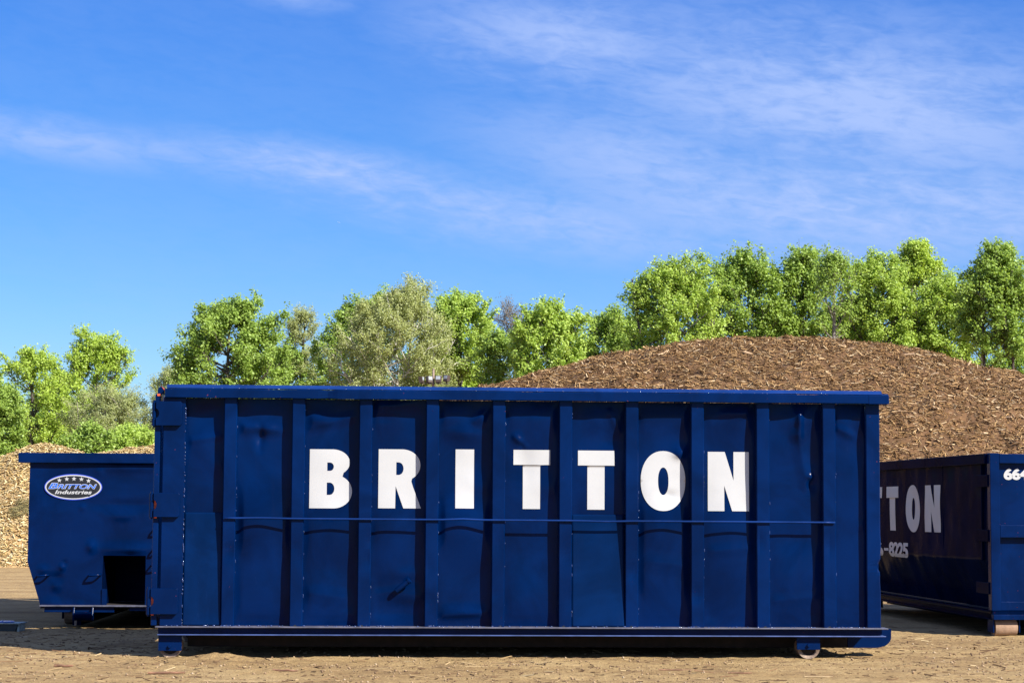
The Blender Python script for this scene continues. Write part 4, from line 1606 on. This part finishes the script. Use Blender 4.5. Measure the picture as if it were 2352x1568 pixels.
T('maple_tree', 'dense bright green tree directly above the first letter T', 1258, 702, 88, 58, 940, 'bright', 'dark', 15, 38, 38, .105, stems=2, extra=[(1265, 700), (1285, 712), (1330, 715)])
T('maple_tree', 'rounded green tree above the gap between second T and O', 1415, 710, 92, 62, 910, 'mid', 'dark', 16, 34, 36, .10)
# right group
T('maple_tree', 'tall green tree with spiky top at the left of the highest row', 1550, 604, 104, 58, 860, 'bright', 'dark', 17, 44, 36, .095, .16, extra=[(1520, 605), (1565, 596), (1600, 598), (1480, 655), (1608, 605), (1500, 625), (1572, 592)], stems=3)
T('maple_tree', 'tall rich green tree with forked trunk above the pile summit', 1712, 588, 98, 60, 850, 'mid', 'dark', 18, 44, 36, .10, .17, stems=2, extra=[(1680, 585), (1700, 582), (1715, 585), (1760, 595), (1788, 618), (1655, 605)])
T('maple_tree', 'narrow tall green tree just left of the vine-hung snag', 1845, 578, 60, 60, 850, 'mid', 'dark', 19, 28, 36, .10, .16, prof_oval, extra=[(1838, 574), (1860, 580)])
T('snag_tree', 'thin pale-trunked tree draped with vines behind the pile summit', 1915, 580, 46, 57, 760, 'mid', 'grey', 20, 9, 18, .09, .14, prof_oval, trunk_px=1893, extra=[(1950, 608), (1902, 584), (1958, 618), (1905, 640), (1930, 600)])
T('maple_tree', 'full light green tree right of the vine-hung snag', 2022, 585, 84, 60, 860, 'bright', 'dark', 21, 42, 38, .095)
T('maple_tree', 'yellowish tall tree whose crown peaks highest near the right', 2108, 560, 64, 66, 860, 'yellow', 'dark', 22, 32, 34, .105, .17, prof_oval, extra=[(2095, 560), (2120, 565), (2150, 600)])
T('maple_tree', 'lower green tree with bare dark limbs left of the twin-trunked tree', 2180, 624, 76, 60, 835, 'bright', 'dark', 23, 34, 34, .095, stems=3)
T('maple_tree', 'tall twin-trunked tree at the right edge of the picture', 2298, 562, 80, 56, 790, 'mid', 'dark', 24, 42, 32, .10, .16, prof_oval, stems=2, trunk_px=2298, trunk_r=.13, clear=(.22, 6.5))
T('leafy_bush', 'shaded dark bush under the trees right of the snag', 1948, 690, 64, 68, 880, 'deep', 'dark', 25, 22, 36, .11, cat='shrub')
T('leafy_bush', 'low green thicket behind the right shoulder of the mulch pile', 2330, 800, 90, 62, 960, 'mid', 'dark', 28, 24, 34, .1, cat='shrub')
T('leafy_bush', 'green thicket behind the pile below the narrow tree', 1800, 725, 95, 68, 880, 'mid', 'dark', 29, 26, 34, .11, cat='shrub')
T('leafy_bush', 'dense green thicket between the bright trees left of the pile', 1345, 790, 90, 68, 960, 'deep', 'dark', 30, 24, 36, .11, cat='shrub')
T('leafy_bush', 'low green hedge behind the sycamore and the open-branched tree', 990, 800, 90, 72, 960, 'mid', 'dark', 31, 22, 34, .11, cat='shrub')
T('leafy_bush', 'low green growth between the wispy tree and the broad dark tree', 660, 800, 70, 72, 960, 'mid', 'dark', 32, 20, 34, .11, cat='shrub')

# ================================================================== floodlight pole
YF = 52 + CAM.y
pf = at_y(994, 1100, YF)
FF = Frame((pf.x, pf.y, 0), 0)
rf = empty('floodlight_pole', FF)
tag(rf, 'wooden pole with four square floodlights on a crossbar above the long dumpster', 'light pole')
kf = 52 / F
WOODP = simple('weathered_pole_wood', (0.30, 0.22, 0.17), 0.9, var=0.3, scale=12)
BRONZE = simple('bronze_lamp_housing', (0.075, 0.05, 0.04), 0.5, var=0.2)
LENS = simple('frosted_lamp_glass', (0.34, 0.37, 0.38), 0.2, var=0.1)
ztop = at_y(994, 846, YF).z
MB().tube([(0, 0, -.2), (0, 0, ztop * .5), (-.01, 0, ztop)], [.05, .04, .028], 12).build('pole', WOODP, rf)
zc = at_y(994, 881, YF).z
MB().add([], []).box((966 - 994) * kf, (1030 - 994) * kf, -.13, -.10, zc - .012, zc + .012).build('crossbar', BRONZE, rf)
for (px, py, rz_, s) in ((966, 872.5, 70, .62), (984, 872, 38, .66), (1005.5, 871, -10, .68), (1024.5, 869.5, -38, .64)):
    lx = (px - 994) * kf
    lz = at_y(px, py, YF).z
    m = MB()
    m.prism([(-.10, -.13), (.10, -.13), (.12, .12), (-.12, .12)], -.09, .07, 'y')
    hsg = m.build('floodlight', BRONZE, rf, .006)
    hsg.location = (lx, -.12, lz)
    hsg.rotation_euler = (R(-8), 0, R(rz_))
    hsg.scale = (s, s, s)
    ln_ = MB().box(-.085, .085, -.098, -.0905, -.03, .10).build('lens', LENS, hsg)
    MB().box(-.02, .02, -.02, .02, -.20, -.131).build('lamp_bracket', BRONZE, hsg)

# ================================================================== small litter on the ground
STRAW = chip_mat('straw_bits', [(0.0, (0.07, 0.035, 0.018)), (0.45, (0.2, 0.115, 0.055)), (0.8, (0.36, 0.25, 0.12)), (1.0, (0.52, 0.40, 0.22))])
gz = lambda x, y: ground_z(x, y) + .2


def scatter_litter(n, xr, yr, lmin, lmax, wr, seed, name, mat):
    rng = np.random.default_rng(seed)
    x = rng.uniform(xr[0], xr[1], n)
    y = rng.uniform(yr[0], yr[1], n)
    keep = vnoise(x * 1.3, y * 2.0, seed) + rng.random(n) * .6 > .62
    x, y = x[keep], y[keep]
    n = len(x)
    z = ground_z(x, y)
    t = rng.normal(0, 1.1, n)
    T_ = np.stack([np.cos(t), np.sin(t), rng.normal(0, .12, n)], -1)
    B_ = np.stack([-np.sin(t), np.cos(t), np.zeros(n)], -1)
    N_ = np.tile(np.array([0, 0, 1.0]), (n, 1))
    ln = (lmin + (lmax - lmin) * rng.random(n) ** 3)[:, None] / 2
    wd = np.minimum(ln * rng.uniform(wr[0], wr[1], n)[:, None], .008)
    th = wd * 1.0
    C = np.stack([x, y, z + .001], -1)
    v = np.empty((n, 6, 3))
    v[:, 0] = C - T_ * ln - B_ * wd
    v[:, 1] = C - T_ * ln + B_ * wd
    v[:, 2] = C - T_ * ln + N_ * th
    v[:, 3] = C + T_ * ln - B_ * wd
    v[:, 4] = C + T_ * ln + B_ * wd
    v[:, 5] = C + T_ * ln + N_ * th
    o = (np.arange(n) * 6)[:, None]
    f = np.array([[0, 3, 5, 2], [1, 2, 5, 4], [0, 1, 4, 3]])
    return raw_mesh(name, v.reshape(-1, 3), (o[:, :, None] + f[None]).reshape(-1), 4, mat)


s_ = scatter_litter(3600, (-5.4, 5.4), (-3.0, 5.5), .01, .20, (.045, .12), 71, 'straw_litter', STRAW)
s2 = scatter_litter(11000, (-5.4, 5.4), (-3.0, 4.0), .006, .06, (.12, .35), 72, 'bark_crumbs', chip_mat('bark_crumbs', [(0.0, (0.05, 0.027, 0.014)), (0.5, (0.14, 0.08, 0.04)), (0.8, (0.26, 0.17, 0.085)), (1.0, (0.44, 0.32, 0.17))], .95))
tag(s2, 'fine bark crumbs and soil flecks over the dry dirt', 'litter', kind='stuff')
tag(s_, 'bits of straw and bark scattered over the dry dirt', 'litter', kind='stuff')
# pebbles and crumbs of soil
rng = np.random.default_rng(5)
n = 16000
x = rng.uniform(-5.5, 5.5, n)
y = rng.uniform(-3.0, 3.5, n)
w_ = vnoise(x * 1.6, y * 2.5, 91)
k = (w_ + rng.random(n) * .5) > .72
x, y = x[k], y[k]
n = len(x)
z = ground_z(x, y)
s = (.0025 + .013 * rng.random(n) ** 5)
off = np.array([[1, 0, 0], [-1, 0, 0], [0, 1, 0], [0, -1, 0], [0, 0, .8], [0, 0, -.6]])
v = np.stack([x, y, z + s * .3], -1)[:, None, :] + off[None] * s[:, None, None] * rng.uniform(.6, 1.4, (n, 6, 1))
o = (np.arange(n) * 6)[:, None]
f = np.array([[0, 2, 4], [2, 1, 4], [1, 3, 4], [3, 0, 4], [2, 0, 5], [1, 2, 5], [3, 1, 5], [0, 3, 5]])
PEB = chip_mat('soil_crumbs', [(0.0, (0.12, 0.07, 0.04)), (0.5, (0.30, 0.20, 0.115)), (0.85, (0.36, 0.25, 0.14)), (1.0, (0.44, 0.34, 0.23))], .95)
pb = raw_mesh('soil_crumbs', v.reshape(-1, 3), (o[:, :, None] + f[None]).reshape(-1), 3, PEB)
tag(pb, 'small stones and crumbs of soil on the dirt', 'gravel', kind='stuff')

# single twigs that stand out
TWIG = simple('brown_twig', (0.20, 0.10, 0.055), 0.85, var=0.4, scale=20)
TWIGP = simple('pale_twig', (0.36, 0.26, 0.14), 0.85, var=0.2, scale=20)
for (px, py, l, r, a, mat_, lab) in [(382, 1546, .30, .011, .08, TWIG, 'thick brown stick on the dirt below the bottom hinge'),
                                     (146, 1532, .16, .012, -.1, TWIG, 'short dark brown twig on the dirt below the sticker dumpster'),
                                     (560, 1565, .62, .0045, .02, TWIGP, 'long pale stalk lying at the bottom edge below the first rib'),
                                     (655, 1541, .22, .010, -.25, TWIG, 'dark forked-looking twig below the second rib'),
                                     (1560, 1541, .35, .006, .05, TWIG, 'long thin twig lying below the letter O'),
                                     (1700, 1547, .2, .006, .0, TWIG, 'short thin twig lying below the letter N'),
                                     (1880, 1551, .24, .006, .1, TWIGP, 'pale forked stick on the dirt below the right wheel')]:
    q = gnd(px, py)
    pts = []
    rr_ = random.Random(px)
    zz = float(ground_z(np.array([q.x]), np.array([q.y]))[0])
    for k in range(6):
        u = k / 5 - .5
        pts.append((u * l * math.cos(a), u * l * math.sin(a), r * .8 + rr_.uniform(0, r * .6)))
    m = MB()
    m.tube(pts, [r, r * .9, r, r * .85, r * .9, r * .6], 6)
    o = m.build('twig', mat_)
    o.location = (q.x, q.y, zz)
    tag(o, lab, 'twig', 'twigs lying on the dirt')

# far airliner, a pale fleck in the sky
d = ray(779, 511).normalized()
pa = CAM + d * 30000
AIR = simple('airliner_white', (0.85, 0.86, 0.88), 0.4, var=0.02)
ra = bpy.data.objects.new('airliner', None)
col.objects.link(ra)
ra.location = pa
ra.rotation_euler = (0, 0, R(-25))
tag(ra, 'tiny white airliner far off in the blue sky', 'airplane')
MB().tube([(-19, 0, 0), (-16, 0, .6), (-5, 0, .3), (12, 0, .3), (17, 0, 0), (19, 0, -.6)], [.4, 1.3, 2.0, 2.0, 1.4, .3], 10).build('fuselage', AIR, ra, smooth=True)
MB().prism([(3, 1), (-3, 1), (-8, 17), (-6, 17)], -1.0, -.6, 'z').build('wing', AIR, ra)
MB().prism([(3, -1), (-3, -1), (-8, -17), (-6, -17)], -1.0, -.6, 'z').build('wing', AIR, ra)
MB().prism([(-12, 1), (-17, 1), (-20, 6.5), (-18, 6.5)], -.2, .2, 'y').build('tail_fin', AIR, ra)
